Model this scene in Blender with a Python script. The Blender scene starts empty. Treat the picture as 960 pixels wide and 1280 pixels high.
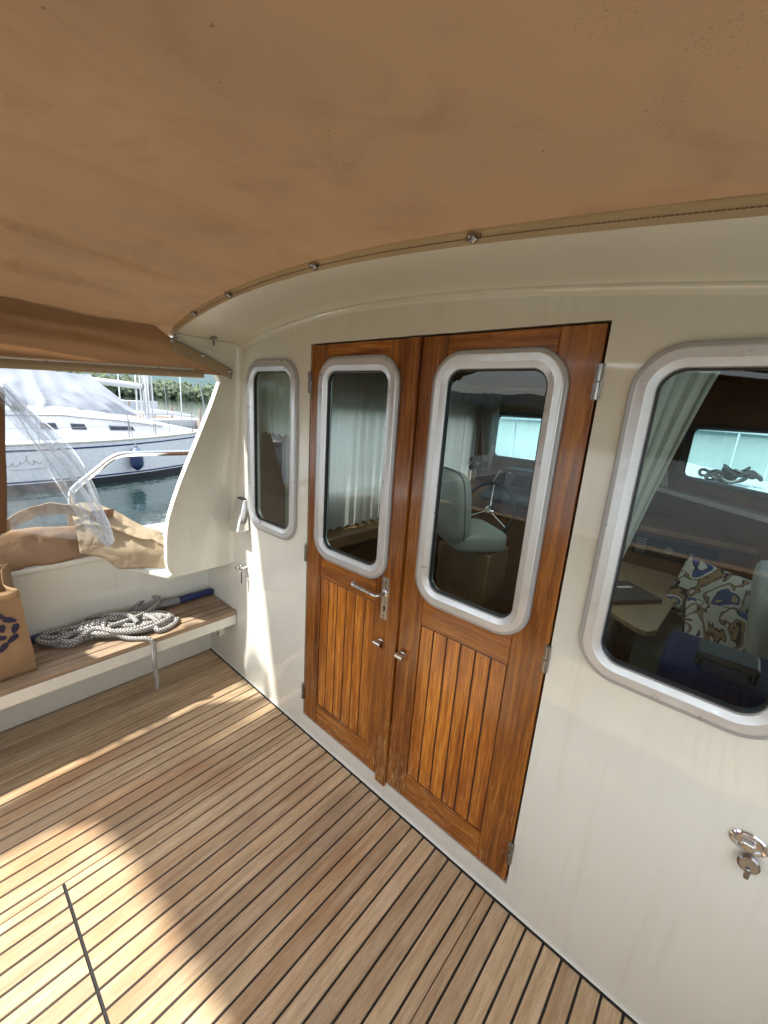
import bpy, bmesh, math, random
from mathutils import Vector, Matrix, noise
from mathutils.geometry import tessellate_polygon
random.seed(7)
R = math.radians
scene = bpy.context.scene
COL = scene.collection

# ------------------------------------------------------------------ helpers
def nz(x, y, z=0.0, s=1.0):
    return noise.noise(Vector((x * s, y * s, z * s)))

class MB:
    def __init__(self):
        self.v = []; self.f = []; self.m = []; self.uv = {}
    def add(self, vs, fs, mi=0):
        o = len(self.v)
        self.v += [tuple(p) for p in vs]
        for f in fs:
            self.f.append([i + o for i in f]); self.m.append(mi)
    def box(self, x0, x1, y0, y1, z0, z1, mi=0):
        vs = [(x, y, z) for z in (z0, z1) for y in (y0, y1) for x in (x0, x1)]
        self.add(vs, [(0, 2, 3, 1), (4, 5, 7, 6), (0, 1, 5, 4), (2, 6, 7, 3), (0, 4, 6, 2), (1, 3, 7, 5)], mi)
        return self
    def obox(self, mat, sx, sy, sz, mi=0):
        vs = [mat @ Vector((x * sx / 2, y * sy / 2, z * sz / 2)) for z in (-1, 1) for y in (-1, 1) for x in (-1, 1)]
        self.add(vs, [(0, 2, 3, 1), (4, 5, 7, 6), (0, 1, 5, 4), (2, 6, 7, 3), (0, 4, 6, 2), (1, 3, 7, 5)], mi)
        return self
    def grid(self, fn, nu, nv, cu=False, cv=False, mi=0):
        vs = []
        for i in range(nu):
            for j in range(nv):
                u = i / (nu if cu else nu - 1); v = j / (nv if cv else nv - 1)
                vs.append(fn(u, v))
        fs = []
        for i in range(nu if cu else nu - 1):
            for j in range(nv if cv else nv - 1):
                a = i * nv + j; b = ((i + 1) % nu) * nv + j
                c = ((i + 1) % nu) * nv + (j + 1) % nv; d = i * nv + (j + 1) % nv
                fs.append((a, b, c, d))
        self.add(vs, fs, mi)
        return self
    def tube(self, pts, r, n=10, mi=0, caps=True, sq=1.0, up=None):
        pts = [Vector(p) for p in pts]
        k = len(pts)
        rs = r if isinstance(r, (list, tuple)) else [r] * k
        prev = None; vs = []
        for i, p in enumerate(pts):
            t = (pts[min(i + 1, k - 1)] - pts[max(i - 1, 0)])
            if t.length < 1e-9: t = Vector((0, 0, 1))
            t.normalize()
            if prev is None:
                a = Vector(up) if up else (Vector((0, 0, 1)) if abs(t.z) < .9 else Vector((1, 0, 0)))
                nrm = (a - t * a.dot(t)).normalized()
            else:
                nrm = (prev - t * prev.dot(t))
                nrm = nrm.normalized() if nrm.length > 1e-6 else t.orthogonal().normalized()
            prev = nrm; b = t.cross(nrm)
            for j in range(n):
                a = 2 * math.pi * j / n
                vs.append(p + nrm * (math.cos(a) * rs[i] * sq) + b * (math.sin(a) * rs[i]))
        fs = []
        for i in range(k - 1):
            for j in range(n):
                fs.append((i * n + j, i * n + (j + 1) % n, (i + 1) * n + (j + 1) % n, (i + 1) * n + j))
        if caps:
            fs.append(tuple(range(n))[::-1]); fs.append(tuple((k - 1) * n + j for j in range(n)))
        o = len(self.v); al = 0
        for i in range(k):
            if i: al += (pts[i] - pts[i - 1]).length
            for j in range(n): self.uv[o + i * n + j] = (al, j / n * 2 if j <= n / 2 else (n - j) / n * 2, 0)
        self.add(vs, fs, mi)
        return self
    def lathe(self, prof, mat=None, n=24, mi=0):
        mat = mat or Matrix()
        vs = []; k = len(prof)
        for r, h in prof:
            for j in range(n):
                a = 2 * math.pi * j / n
                vs.append(mat @ Vector((r * math.cos(a), r * math.sin(a), h)))
        fs = [(i * n + j, i * n + (j + 1) % n, (i + 1) * n + (j + 1) % n, (i + 1) * n + j) for i in range(k - 1) for j in range(n)]
        fs.append(tuple(range(n))[::-1]); fs.append(tuple((k - 1) * n + j for j in range(n)))
        self.add(vs, fs, mi)
        return self
    def poly(self, loops, fn, w0, w1, mi=0, front=True, back=True, side=True):
        """extrude a 2D polygon with holes; fn(u,v,w) -> xyz"""
        flat = [p for l in loops for p in l]
        tri = tessellate_polygon([[Vector((p[0], p[1], 0)) for p in l] for l in loops])
        n = len(flat)
        if front: self.add([fn(p[0], p[1], w0) for p in flat], [tuple(t) for t in tri], mi)
        if back: self.add([fn(p[0], p[1], w1) for p in flat], [tuple(t) for t in tri], mi)
        if side:
            for l in loops:
                k = len(l)
                vs = [fn(p[0], p[1], w0) for p in l] + [fn(p[0], p[1], w1) for p in l]
                self.add(vs, [(i, (i + 1) % k, k + (i + 1) % k, k + i) for i in range(k)], mi)
        return self
    def loops(self, ls, mi=0, close=False):
        n = len(ls[0])
        vs = [p for l in ls for p in l]; fs = []
        for i in range(len(ls) - 1):
            for j in range(n):
                fs.append((i * n + j, i * n + (j + 1) % n, (i + 1) * n + (j + 1) % n, (i + 1) * n + j))
        if close: fs.append(tuple(range(n))[::-1]); fs.append(tuple((len(ls) - 1) * n + j for j in range(n)))
        self.add(vs, fs, mi)
        return self
    def build(self, name, mats, parent=None, smooth=35, bevel=0, seg=2, loc=None, sub=0, fixn=True):
        if not isinstance(mats, (list, tuple)): mats = [mats]
        off = Vector((0, 0, 0)); p = parent
        while p is not None:
            off += p.location; p = p.parent
        if loc is not None: off += Vector(loc)
        me = bpy.data.meshes.new(name)
        me.from_pydata([Vector(v) - off for v in self.v], [], self.f)
        for m in mats: me.materials.append(m)
        if self.uv:
            at = me.attributes.new('braid', 'FLOAT_VECTOR', 'POINT')
            for i, c in self.uv.items(): at.data[i].vector = c
        for i, pl in enumerate(me.polygons): pl.material_index = min(self.m[i], len(mats) - 1)
        if fixn:
            bm = bmesh.new(); bm.from_mesh(me)
            bmesh.ops.remove_doubles(bm, verts=bm.verts, dist=1e-5)
            bmesh.ops.recalc_face_normals(bm, faces=bm.faces)
            bm.to_mesh(me); bm.free()
        if smooth:
            for pl in me.polygons: pl.use_smooth = True
            if smooth < 180: me.set_sharp_from_angle(angle=R(smooth))
        o = bpy.data.objects.new(name, me); COL.objects.link(o)
        if loc is not None: o.location = loc
        if parent is not None: o.parent = parent
        if bevel:
            b = o.modifiers.new('bevel', 'BEVEL'); b.width = bevel; b.segments = seg; b.limit_method = 'ANGLE'; b.angle_limit = R(40)
            if hasattr(b, 'harden_normals'): b.harden_normals = False
        if sub:
            s = o.modifiers.new('sub', 'SUBSURF'); s.levels = sub; s.render_levels = sub
        return o

def tag(o, label=None, cat=None, group=None, kind=None):
    if label: o['label'] = label
    if cat: o['category'] = cat
    if group: o['group'] = group
    if kind: o['kind'] = kind
    return o

def thing(name, label, cat, loc=(0, 0, 0), group=None):
    o = bpy.data.objects.new(name, None); COL.objects.link(o)
    o.location = loc; o.empty_display_size = .1
    return tag(o, label, cat, group)

def copy_tree(o, parent=None):
    c = o.copy(); COL.objects.link(c)
    if parent is not None: c.parent = parent
    for ch in list(o.children): copy_tree(ch, c)
    return c

def rrect(x0, x1, z0, z1, r, n=10):
    r = max(min(r, (x1 - x0) / 2 - 1e-4, (z1 - z0) / 2 - 1e-4), 1e-4)
    out = []
    for cx, cz, a0 in ((x1 - r, z1 - r, 0), (x0 + r, z1 - r, 90), (x0 + r, z0 + r, 180), (x1 - r, z0 + r, 270)):
        for i in range(n + 1):
            a = R(a0 + 90 * i / n)
            out.append((cx + r * math.cos(a), cz + r * math.sin(a)))
    return out

def smoothpath(pts, n=8):
    """Catmull-Rom"""
    P = [Vector(p) for p in pts]; out = []
    for i in range(len(P) - 1):
        p0 = P[max(i - 1, 0)]; p1 = P[i]; p2 = P[i + 1]; p3 = P[min(i + 2, len(P) - 1)]
        for k in range(n):
            t = k / n
            out.append(.5 * ((2 * p1) + (p2 - p0) * t + (2 * p0 - 5 * p1 + 4 * p2 - p3) * t * t + (3 * p1 - p0 - 3 * p2 + p3) * t ** 3))
    out.append(P[-1])
    return out

def lerp_tab(tab, x):
    if x <= tab[0][0]:
        a, b = tab[0], tab[1]
    elif x >= tab[-1][0]:
        a, b = tab[-2], tab[-1]
    else:
        for i in range(len(tab) - 1):
            if tab[i][0] <= x <= tab[i + 1][0]: a, b = tab[i], tab[i + 1]; break
    t = (x - a[0]) / (b[0] - a[0])
    return a[1] + (b[1] - a[1]) * t

# ------------------------------------------------------------------ materials
def newmat(name):
    m = bpy.data.materials.new(name); m.use_nodes = True
    nt = m.node_tree; nt.nodes.clear()
    out = nt.nodes.new('ShaderNodeOutputMaterial')
    return m, nt, out
def N(nt, t, **k):
    n = nt.nodes.new(t)
    for a, b in k.items(): setattr(n, a, b)
    return n
def L(nt, a, b): nt.links.new(a, b)
def setin(n, **k):
    for a, b in k.items():
        a = a.replace('_', ' ')
        if a in n.inputs: n.inputs[a].default_value = b
def coords(nt, scale=(1, 1, 1), rot=(0, 0, 0)):
    tc = N(nt, 'ShaderNodeNewGeometry')
    mp = N(nt, 'ShaderNodeMapping'); mp.inputs['Scale'].default_value = scale; mp.inputs['Rotation'].default_value = rot
    L(nt, tc.outputs['Position'], mp.inputs['Vector'])
    return mp.outputs['Vector']
def noise_t(nt, vec, scale, detail=4, rough=.55, dist=0):
    n = N(nt, 'ShaderNodeTexNoise'); setin(n, Scale=scale, Detail=detail, Roughness=rough, Distortion=dist)
    L(nt, vec, n.inputs['Vector'])
    return n.outputs['Fac']
def ramp(nt, fac, stops):
    r = N(nt, 'ShaderNodeValToRGB'); e = r.color_ramp.elements
    while len(e) < len(stops): e.new(.5)
    for i, (p, c) in enumerate(stops):
        e[i].position = p; e[i].color = (c[0], c[1], c[2], 1)
    L(nt, fac, r.inputs['Fac'])
    return r.outputs['Color']
def mixc(nt, fac, a, b, mode='MIX'):
    m = N(nt, 'ShaderNodeMix', data_type='RGBA', blend_type=mode)
    for s, v in ((m.inputs[0], fac), (m.inputs[6], a), (m.inputs[7], b)):
        if hasattr(v, 'is_linked') or hasattr(v, 'links'): L(nt, v, s)
        elif isinstance(v, (int, float)): s.default_value = v
        else: s.default_value = (v[0], v[1], v[2], 1)
    return m.outputs[2]
def math_n(nt, op, a, b=None, clamp=False):
    m = N(nt, 'ShaderNodeMath', operation=op); m.use_clamp = clamp
    for i, v in enumerate((a, b)):
        if v is None: continue
        if isinstance(v, (int, float)): m.inputs[i].default_value = v
        else: L(nt, v, m.inputs[i])
    return m.outputs[0]
def bump(nt, h, strength=.2, dist=.002):
    b = N(nt, 'ShaderNodeBump'); setin(b, Strength=strength, Distance=dist)
    L(nt, h, b.inputs['Height'])
    return b.outputs['Normal']
def principled(nt, out, color, rough=.5, metal=0, coat=0, spec=.5, normal=None, coat_rough=.05, trans=0):
    p = N(nt, 'ShaderNodeBsdfPrincipled')
    for s, v in (('Base Color', color), ('Roughness', rough), ('Metallic', metal), ('Coat Weight', coat), ('Coat Roughness', coat_rough), ('Specular IOR Level', spec), ('Transmission Weight', trans)):
        if isinstance(v, (int, float)): p.inputs[s].default_value = v
        elif isinstance(v, tuple): p.inputs[s].default_value = (v[0], v[1], v[2], 1)
        else: L(nt, v, p.inputs[s])
    if normal is not None: L(nt, normal, p.inputs['Normal'])
    if out is not None: L(nt, p.outputs[0], out.inputs['Surface'])
    return p

def m_plain(name, c, rough=.5, metal=0, var=.08, scale=12, coat=0, bmp=0, bscale=200, spec=.5):
    m, nt, out = newmat(name)
    v = coords(nt)
    f = noise_t(nt, v, scale, 4)
    c0 = tuple(x * (1 - var) for x in c); c1 = tuple(min(1, x * (1 + var)) for x in c)
    col = ramp(nt, f, [(.3, c0), (.7, c1)])
    rf = math_n(nt, 'MULTIPLY_ADD', noise_t(nt, v, scale * 3, 3), .12); nt.nodes[-1].inputs[2].default_value = max(rough - .06, .02)
    nm = bump(nt, noise_t(nt, v, bscale, 2), bmp, .001) if bmp else None
    principled(nt, out, col, rf, metal, coat, spec, nm)
    return m

def m_gelcoat(name='cream_gelcoat', ro=0.0):
    m, nt, out = newmat(name)
    v = coords(nt)
    big = noise_t(nt, v, 2.2, 3)
    col = ramp(nt, big, [(.3, (.69, .69, .61)), (.7, (.735, .735, .655))])
    # faint rain streaks and grime
    vs = coords(nt, (9, 9, .6))
    st = ramp(nt, noise_t(nt, vs, 3, 5, .6), [(.52, (1, 1, 1)), (.74, (.84, .825, .78))])
    col = mixc(nt, 0 if ro else .38, col, st, 'MULTIPLY')
    sp = ramp(nt, noise_t(nt, v, 160, 2), [(.70, (1, 1, 1)), (.80, (.8, .77, .7))])
    col = mixc(nt, 0 if ro else .22, col, sp, 'MULTIPLY')
    nm = bump(nt, noise_t(nt, v, 260, 2), .025, .0004)
    rf = ramp(nt, noise_t(nt, v, 7, 4), [(.3, (.03 + ro,) * 3), (.75, (.08 + ro,) * 3)])
    principled(nt, out, col, rf, 0, .22 if not ro else 0, .6 if not ro else .4, nm, .03)
    return m

def m_varnish(name, axis, tone=1.0):
    """varnished teak; axis = grain direction"""
    m, nt, out = newmat(name)
    sc = [1, 1, 1]; sc['xyz'.index(axis)] = .045
    v = coords(nt, tuple(sc))
    geo = N(nt, 'ShaderNodeNewGeometry')
    isl = geo.outputs['Random Per Island']
    off = N(nt, 'ShaderNodeVectorMath', operation='ADD')
    cmb = N(nt, 'ShaderNodeCombineXYZ')
    k = math_n(nt, 'MULTIPLY', isl, 7.0)
    for i in range(3): L(nt, k, cmb.inputs[i])
    L(nt, v, off.inputs[0]); L(nt, cmb.outputs[0], off.inputs[1]); v2 = off.outputs[0]
    g1 = noise_t(nt, v2, 42, 6, .6, .6)
    g2 = noise_t(nt, v2, 230, 4, .65)
    c = ramp(nt, g1, [(.28, (.155 * tone, .038 * tone, .004 * tone)), (.5, (.345 * tone, .113 * tone, .012 * tone)), (.72, (.52 * tone, .212 * tone, .028 * tone))])
    f = ramp(nt, g2, [(.36, (.42, .36, .30)), (.6, (1.08, 1.08, 1.08))])
    c = mixc(nt, .75, c, f, 'MULTIPLY')
    isr = ramp(nt, isl, [(0, (.74, .70, .66)), (.5, (.98, .96, .92)), (1, (1.2, 1.25, 1.3))])
    c = mixc(nt, 1, c, isr, 'MULTIPLY')
    # worn varnish: pale flecks along the grain, mostly low down
    wv = coords(nt, tuple(1 if s == 1 else .12 for s in sc))
    sep = N(nt, 'ShaderNodeSeparateXYZ'); L(nt, geo.outputs['Position'], sep.inputs[0])
    low = ramp(nt, math_n(nt, 'MULTIPLY', sep.outputs[2], .5), [(.02, (.135,) * 3), (.33, (.02,) * 3), (.8, (0, 0, 0)), (.92, (.05,) * 3)])
    patch = noise_t(nt, coords(nt), 3.3, 3)
    w = math_n(nt, 'ADD', noise_t(nt, wv, 150, 5, .75), low)
    w = math_n(nt, 'ADD', w, math_n(nt, 'MULTIPLY', math_n(nt, 'SUBTRACT', patch, .5), .34))
    wm = ramp(nt, w, [(.66, (0, 0, 0)), (.73, (1, 1, 1))])
    c = mixc(nt, math_n(nt, 'MULTIPLY', wm, .6), c, (.56, .33, .14))
    nm = bump(nt, g2, .12, .0006)
    rf = ramp(nt, g1, [(.2, (.16,) * 3), (.8, (.34,) * 3)])
    principled(nt, out, c, rf, 0, .5, .5, nm, .10)
    return m

def m_teak(name, lo, mid, hi, axis='y', stain=(.16, .12, .09), stain_amt=.5, orange=.0):
    """bare weathered deck teak"""
    m, nt, out = newmat(name)
    sc = [1, 1, 1]; sc['xyz'.index(axis)] = .06
    geo = N(nt, 'ShaderNodeNewGeometry'); isl = geo.outputs['Random Per Island']
    v = coords(nt, tuple(sc))
    off = N(nt, 'ShaderNodeVectorMath', operation='ADD'); cmb = N(nt, 'ShaderNodeCombineXYZ')
    k = math_n(nt, 'MULTIPLY', isl, 9.0)
    for i in range(3): L(nt, k, cmb.inputs[i])
    L(nt, v, off.inputs[0]); L(nt, cmb.outputs[0], off.inputs[1]); v2 = off.outputs[0]
    g1 = noise_t(nt, v2, 55, 6, .65, .4); g2 = noise_t(nt, v2, 330, 4, .7)
    c = ramp(nt, g1, [(.25, lo), (.5, mid), (.75, hi)])
    c = mixc(nt, .8, c, ramp(nt, g2, [(.35, (.72, .69, .66)), (.62, (1.05, 1.05, 1.05))]), 'MULTIPLY')
    c = mixc(nt, 1, c, ramp(nt, isl, [(0, (.84, .81, .78)), (.5, (1, 1, 1)), (1, (1.15, 1.15, 1.14))]), 'MULTIPLY')
    p = coords(nt)
    s = ramp(nt, noise_t(nt, p, 2.6, 5, .6, .5), [(.48, (0, 0, 0)), (.72, (1, 1, 1))])
    c = mixc(nt, math_n(nt, 'MULTIPLY', s, stain_amt), c, stain)
    pv = coords(nt, (1, .45, 1)) if axis == 'y' else p
    o = ramp(nt, noise_t(nt, pv, 3.1, 4, .6, .3), [(.50, (0, 0, 0)), (.66, (1, 1, 1))])
    if orange: c = mixc(nt, math_n(nt, 'MULTIPLY', o, orange), c, (.40, .185, .07))
    d = ramp(nt, noise_t(nt, p, 95, 3, .6), [(.70, (1, 1, 1)), (.78, (.45, .4, .36))])
    c = mixc(nt, .6, c, d, 'MULTIPLY')
    nm = bump(nt, math_n(nt, 'ADD', g2, g1), .35, .0012)
    principled(nt, out, c, .62, 0, 0, .35, nm)
    return m

def m_canvas(name, c, transl, tint, specks=True, crumple=0):
    m, nt, out = newmat(name)
    v = coords(nt)
    big = noise_t(nt, v, 1.7, 4, .6)
    col = ramp(nt, big, [(.3, tuple(x * .86 for x in c)), (.7, tuple(x * 1.1 for x in c))])
    if specks:
        gate = ramp(nt, noise_t(nt, v, 3.0, 3), [(.53, (0, 0, 0)), (.66, (1, 1, 1))])
        sp = ramp(nt, noise_t(nt, v, 300, 2, .5), [(.60, (0, 0, 0)), (.64, (1, 1, 1))])
        sp2 = ramp(nt, noise_t(nt, v, 85, 2, .5), [(.755, (0, 0, 0)), (.77, (1, 1, 1))])
        k = math_n(nt, 'ADD', math_n(nt, 'MULTIPLY', math_n(nt, 'MULTIPLY', gate, sp), .32), math_n(nt, 'MULTIPLY', sp2, .6), True)
        col = mixc(nt, k, col, tuple(x * .32 for x in c))
    if specks:
        bl = ramp(nt, noise_t(nt, v, 5.5, 6, .7, .8), [(.52, (1, 1, 1)), (.70, (.86, .83, .80))])
        col = mixc(nt, 1, col, bl, 'MULTIPLY')
    wv = noise_t(nt, v, 900, 1)
    wrink = noise_t(nt, v, 9, 4, .5)
    h = math_n(nt, 'ADD', math_n(nt, 'MULTIPLY', wv, .08), wrink)
    if crumple:
        dv_ = N(nt, 'ShaderNodeTexNoise'); setin(dv_, Scale=6.0, Detail=3.0); L(nt, v, dv_.inputs['Vector'])
        wv2 = mixc(nt, .12, v, dv_.outputs['Color'])
        vo = N(nt, 'ShaderNodeTexVoronoi', feature='DISTANCE_TO_EDGE'); setin(vo, Scale=15.0); L(nt, wv2, vo.inputs['Vector'])
        h = math_n(nt, 'ADD', h, math_n(nt, 'MULTIPLY', math_n(nt, 'MINIMUM', vo.outputs['Distance'], .25), crumple))
    nm = bump(nt, h, .35 if crumple else .25, .012 if crumple else .006)
    d = N(nt, 'ShaderNodeBsdfPrincipled'); setin(d, Roughness=.8); d.inputs['Specular IOR Level'].default_value = .2
    L(nt, col, d.inputs['Base Color']); L(nt, nm, d.inputs['Normal'])
    t = N(nt, 'ShaderNodeBsdfTranslucent'); L(nt, mixc(nt, 1, col, tint, 'MULTIPLY'), t.inputs['Color']); L(nt, nm, t.inputs['Normal'])
    mx = N(nt, 'ShaderNodeMixShader'); mx.inputs[0].default_value = transl
    L(nt, d.outputs[0], mx.inputs[1]); L(nt, t.outputs[0], mx.inputs[2]); L(nt, mx.outputs[0], out.inputs['Surface'])
    return m

def m_sheer(name, c, transl=.5, hole=.0):
    m, nt, out = newmat(name)
    v = coords(nt, (1, 1, .05))
    col = ramp(nt, noise_t(nt, v, 60, 3), [(.3, tuple(x * .9 for x in c)), (.7, c)])
    d = N(nt, 'ShaderNodeBsdfDiffuse'); L(nt, col, d.inputs['Color'])
    t = N(nt, 'ShaderNodeBsdfTranslucent'); L(nt, col, t.inputs['Color'])
    mx = N(nt, 'ShaderNodeMixShader'); mx.inputs[0].default_value = transl
    L(nt, d.outputs[0], mx.inputs[1]); L(nt, t.outputs[0], mx.inputs[2])
    last = mx
    if hole:
        tr = N(nt, 'ShaderNodeBsdfTransparent'); m2 = N(nt, 'ShaderNodeMixShader'); m2.inputs[0].default_value = hole
        L(nt, mx.outputs[0], m2.inputs[1]); L(nt, tr.outputs[0], m2.inputs[2]); last = m2
    L(nt, last.outputs[0], out.inputs['Surface'])
    return m

def m_pane(name, tint, f0=.05, rough=.0, haze=0.0, wav=0):
    """clear sheet: tinted pass-through plus a Schlick mirror"""
    m, nt, out = newmat(name)
    tr = N(nt, 'ShaderNodeBsdfTransparent'); tr.inputs[0].default_value = (*tint, 1)
    gl = N(nt, 'ShaderNodeBsdfGlossy'); setin(gl, Roughness=rough); gl.inputs['Color'].default_value = (1, 1, 1, 1)
    lw = N(nt, 'ShaderNodeLayerWeight'); lw.inputs['Blend'].default_value = .5
    if wav:
        nm = bump(nt, noise_t(nt, coords(nt), 14, 4, .6), wav, .012)
        L(nt, nm, gl.inputs['Normal']); L(nt, nm, lw.inputs['Normal'])
    p5 = math_n(nt, 'POWER', lw.outputs['Facing'], 5.0)
    F = math_n(nt, 'MULTIPLY_ADD', p5, 1 - f0); nt.nodes[-1].inputs[2].default_value = f0
    mx = N(nt, 'ShaderNodeMixShader'); L(nt, F, mx.inputs[0]); L(nt, tr.outputs[0], mx.inputs[1]); L(nt, gl.outputs[0], mx.inputs[2])
    last = mx
    if haze:
        df = N(nt, 'ShaderNodeBsdfDiffuse'); df.inputs[0].default_value = (.8, .82, .85, 1)
        tl = N(nt, 'ShaderNodeBsdfTranslucent'); tl.inputs[0].default_value = (.8, .82, .85, 1)
        ad = N(nt, 'ShaderNodeMixShader'); ad.inputs[0].default_value = .5; L(nt, df.outputs[0], ad.inputs[1]); L(nt, tl.outputs[0], ad.inputs[2])
        hz = ramp(nt, noise_t(nt, coords(nt), 11, 5, .65), [(.3, (haze * .4,) * 3), (.8, (haze * 2.0,) * 3)])
        m2 = N(nt, 'ShaderNodeMixShader'); L(nt, hz, m2.inputs[0]); L(nt, mx.outputs[0], m2.inputs[1]); L(nt, ad.outputs[0], m2.inputs[2]); last = m2
    L(nt, last.outputs[0], out.inputs['Surface'])
    return m

def m_metal(name, c, rough, brushed=None, metal=1.0):
    m, nt, out = newmat(name)
    v = coords(nt, brushed or (1, 1, 1))
    f = noise_t(nt, v, 160 if brushed else 30, 3)
    col = ramp(nt, f, [(.3, tuple(x * .93 for x in c)), (.7, c)])
    rf = ramp(nt, f, [(.3, (rough * .8,) * 3), (.7, (rough * 1.2,) * 3)])
    principled(nt, out, col, rf, metal)
    return m

def m_rope():
    m, nt, out = newmat('braided_rope')
    at = N(nt, 'ShaderNodeAttribute', attribute_name='braid')
    mp = N(nt, 'ShaderNodeMapping'); mp.inputs['Scale'].default_value = (60, 4.0, 1); mp.inputs['Rotation'].default_value = (0, 0, 0)
    L(nt, at.outputs['Vector'], mp.inputs['Vector'])
    b = N(nt, 'ShaderNodeTexBrick'); setin(b, Scale=1.0)
    b.inputs['Mortar Size'].default_value = .15; b.inputs['Mortar Smooth'].default_value = .3; b.inputs['Brick Width'].default_value = .9; b.inputs['Row Height'].default_value = .9
    b.inputs['Color1'].default_value = (.68, .66, .61, 1); b.inputs['Color2'].default_value = (.55, .53, .49, 1); b.inputs['Mortar'].default_value = (.075, .075, .08, 1)
    L(nt, mp.outputs[0], b.inputs['Vector'])
    f2 = ramp(nt, noise_t(nt, coords(nt), 20, 3), [(.3, (.72, .72, .72)), (.7, (1.05, 1.05, 1.05))])
    col = mixc(nt, 1, b.outputs['Color'], f2, 'MULTIPLY')
    nm = bump(nt, math_n(nt, 'SUBTRACT', 1.0, b.outputs['Fac']), .6, .002)
    principled(nt, out, col, .8, 0, 0, .2, nm)
    return m

def m_print(scl, dist, seed):
    m, nt, out = newmat('printed_cushion_cloth')
    v = coords(nt)
    mp0 = N(nt, 'ShaderNodeMapping'); mp0.inputs['Location'].default_value = (seed, seed * 2, seed); L(nt, v, mp0.inputs[0]); v = mp0.outputs[0]
    n = N(nt, 'ShaderNodeTexNoise'); setin(n, Scale=scl, Detail=1.5, Distortion=dist); L(nt, v, n.inputs['Vector'])
    col = ramp(nt, n.outputs['Fac'], [(.0, (.55, .53, .46)), (.40, (.55, .53, .46)), (.425, (.03, .03, .03)), (.45, (.30, .20, .10)), (.49, (.13, .05, .045)), (.505, (.6, .57, .5)), (.58, (.6, .57, .5)), (.59, (.03, .03, .04)), (.605, (.05, .09, .22)), (.67, (.42, .33, .18))])
    for e in col.node.color_ramp.elements: pass
    col.node.color_ramp.interpolation = 'CONSTANT'
    principled(nt, out, col, .85, 0, 0, .2)
    return m

def m_leaf(name, c0, c1, scale=.12):
    m, nt, out = newmat(name)
    v = coords(nt)
    col = ramp(nt, noise_t(nt, v, scale, 6, .7), [(.3, c0), (.7, c1)])
    principled(nt, out, col, .9, 0, 0, .1)
    return m

def m_water():
    m, nt, out = newmat('harbour_water')
    v = coords(nt, (1, 1, 1)); v2 = coords(nt, (.25, .6, 1), (0, 0, R(30)))
    h = math_n(nt, 'ADD', math_n(nt, 'MULTIPLY', noise_t(nt, v, 4.2, 3, .5, .4), .10), math_n(nt, 'MULTIPLY', noise_t(nt, v2, 2.4, 3, .5), .24))
    nm = bump(nt, h, .34, .22)
    col = ramp(nt, noise_t(nt, v, .05, 3), [(.3, (.010, .022, .020)), (.7, (.016, .032, .029))])
    principled(nt, out, col, .04, 0, 0, .5, nm)
    return m

M = {}
M['gel'] = m_gelcoat(); M['gel_satin'] = m_plain('satin_gelcoat', (.71, .705, .62), .34, 0, .03, 1.5, 0, 0, 200, .4)
M['gel_int'] = m_plain('cream_panel', (.55, .52, .44), .4)
M['teak'] = m_teak('deck_teak', (.41, .28, .16), (.59, .43, .262), (.71, .56, .385), 'y', (.30, .235, .17), .40, .5)
M['teak_dark'] = m_teak('bench_teak', (.19, .13, .085), (.34, .25, .165), (.46, .36, .25), 'y', (.15, .12, .095), .55, .35)
M['caulk'] = m_plain('black_caulk', (.012, .012, .012), .6)
M['varn_z'] = m_varnish('varnished_teak_upright', 'z', .84)
M['varn_x'] = m_varnish('varnished_teak_rail', 'x', 1.02)
M['varn_p'] = m_varnish('varnished_teak_panel', 'z', 1.42)
M['black'] = m_plain('black_rubber', (.012, .012, .013), .45)
M['alu'] = m_metal('satin_aluminium', (.68, .70, .71), .34, None, .6)
M['alu_rim'] = m_metal('dull_aluminium_rim', (.42, .435, .45), .42, None, .35)
M['chrome'] = m_metal('chrome', (.80, .80, .80), .09)
M['steel'] = m_metal('brushed_stainless', (.62, .61, .59), .28, (1, 1, .05))
M['dsteel'] = m_metal('dark_stainless', (.35, .34, .33), .25)
M['canvas'] = m_canvas('tan_canvas', (.312, .228, .155), .10, (1.0, .74, .5))
M['canvas_side'] = m_canvas('brown_canvas', (.36, .235, .14), .20, (1.0, .74, .5), False, .8)
M['canvas_dark'] = m_canvas('dark_brown_canvas', (.20, .105, .055), .12, (1, .7, .5), False)
M['canvas_tan'] = m_canvas('khaki_canvas', (.46, .365, .245), .18, (1.0, .88, .7), False, 2.2)  # khaki, paler than the brown canvas
M['strip'] = m_canvas('canvas_edge_strip', (.46, .385, .27), .22, (1, .8, .55), False)
M['thread'] = m_plain('brown_thread', (.17, .09, .045), .8)
M['pane'] = m_pane('tinted_window_glass', (.71, .82, .78), .030)
M['pane_b'] = m_pane('tinted_side_glass', (.76, .87, .83), .07)
M['pane_clear'] = m_pane('clear_window_glass', (.42, .62, .66), .05)
M['vinyl'] = m_pane('clear_vinyl', (.86, .90, .93), .05, .03, .10, .25)
M['vinyl_edge'] = m_pane('pale_vinyl_edge_streak', (.85, .88, .92), .12, .12, .30, .5)
M['vinyl_roll'] = m_pane('creased_vinyl', (.90, .93, .95), .10, .03, .07, 1.0)
M['rope'] = m_rope()
M['blue'] = m_plain('blue_plastic', (.008, .020, .10), .35)
M['greyp'] = m_plain('grey_plastic', (.20, .20, .20), .5)
M['kraft'] = m_plain('kraft_paper', (.27, .165, .08), .75, 0, .2, 7, 0, .8, 14)
M['kraft_in'] = m_plain('kraft_paper_inside', (.42, .27, .14), .8)
M['ink'] = m_plain('navy_ink', (.012, .010, .035), .7)
M['wood'] = m_plain('saloon_wood', (.15, .07, .028), .35, 0, .3, 6)
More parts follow.
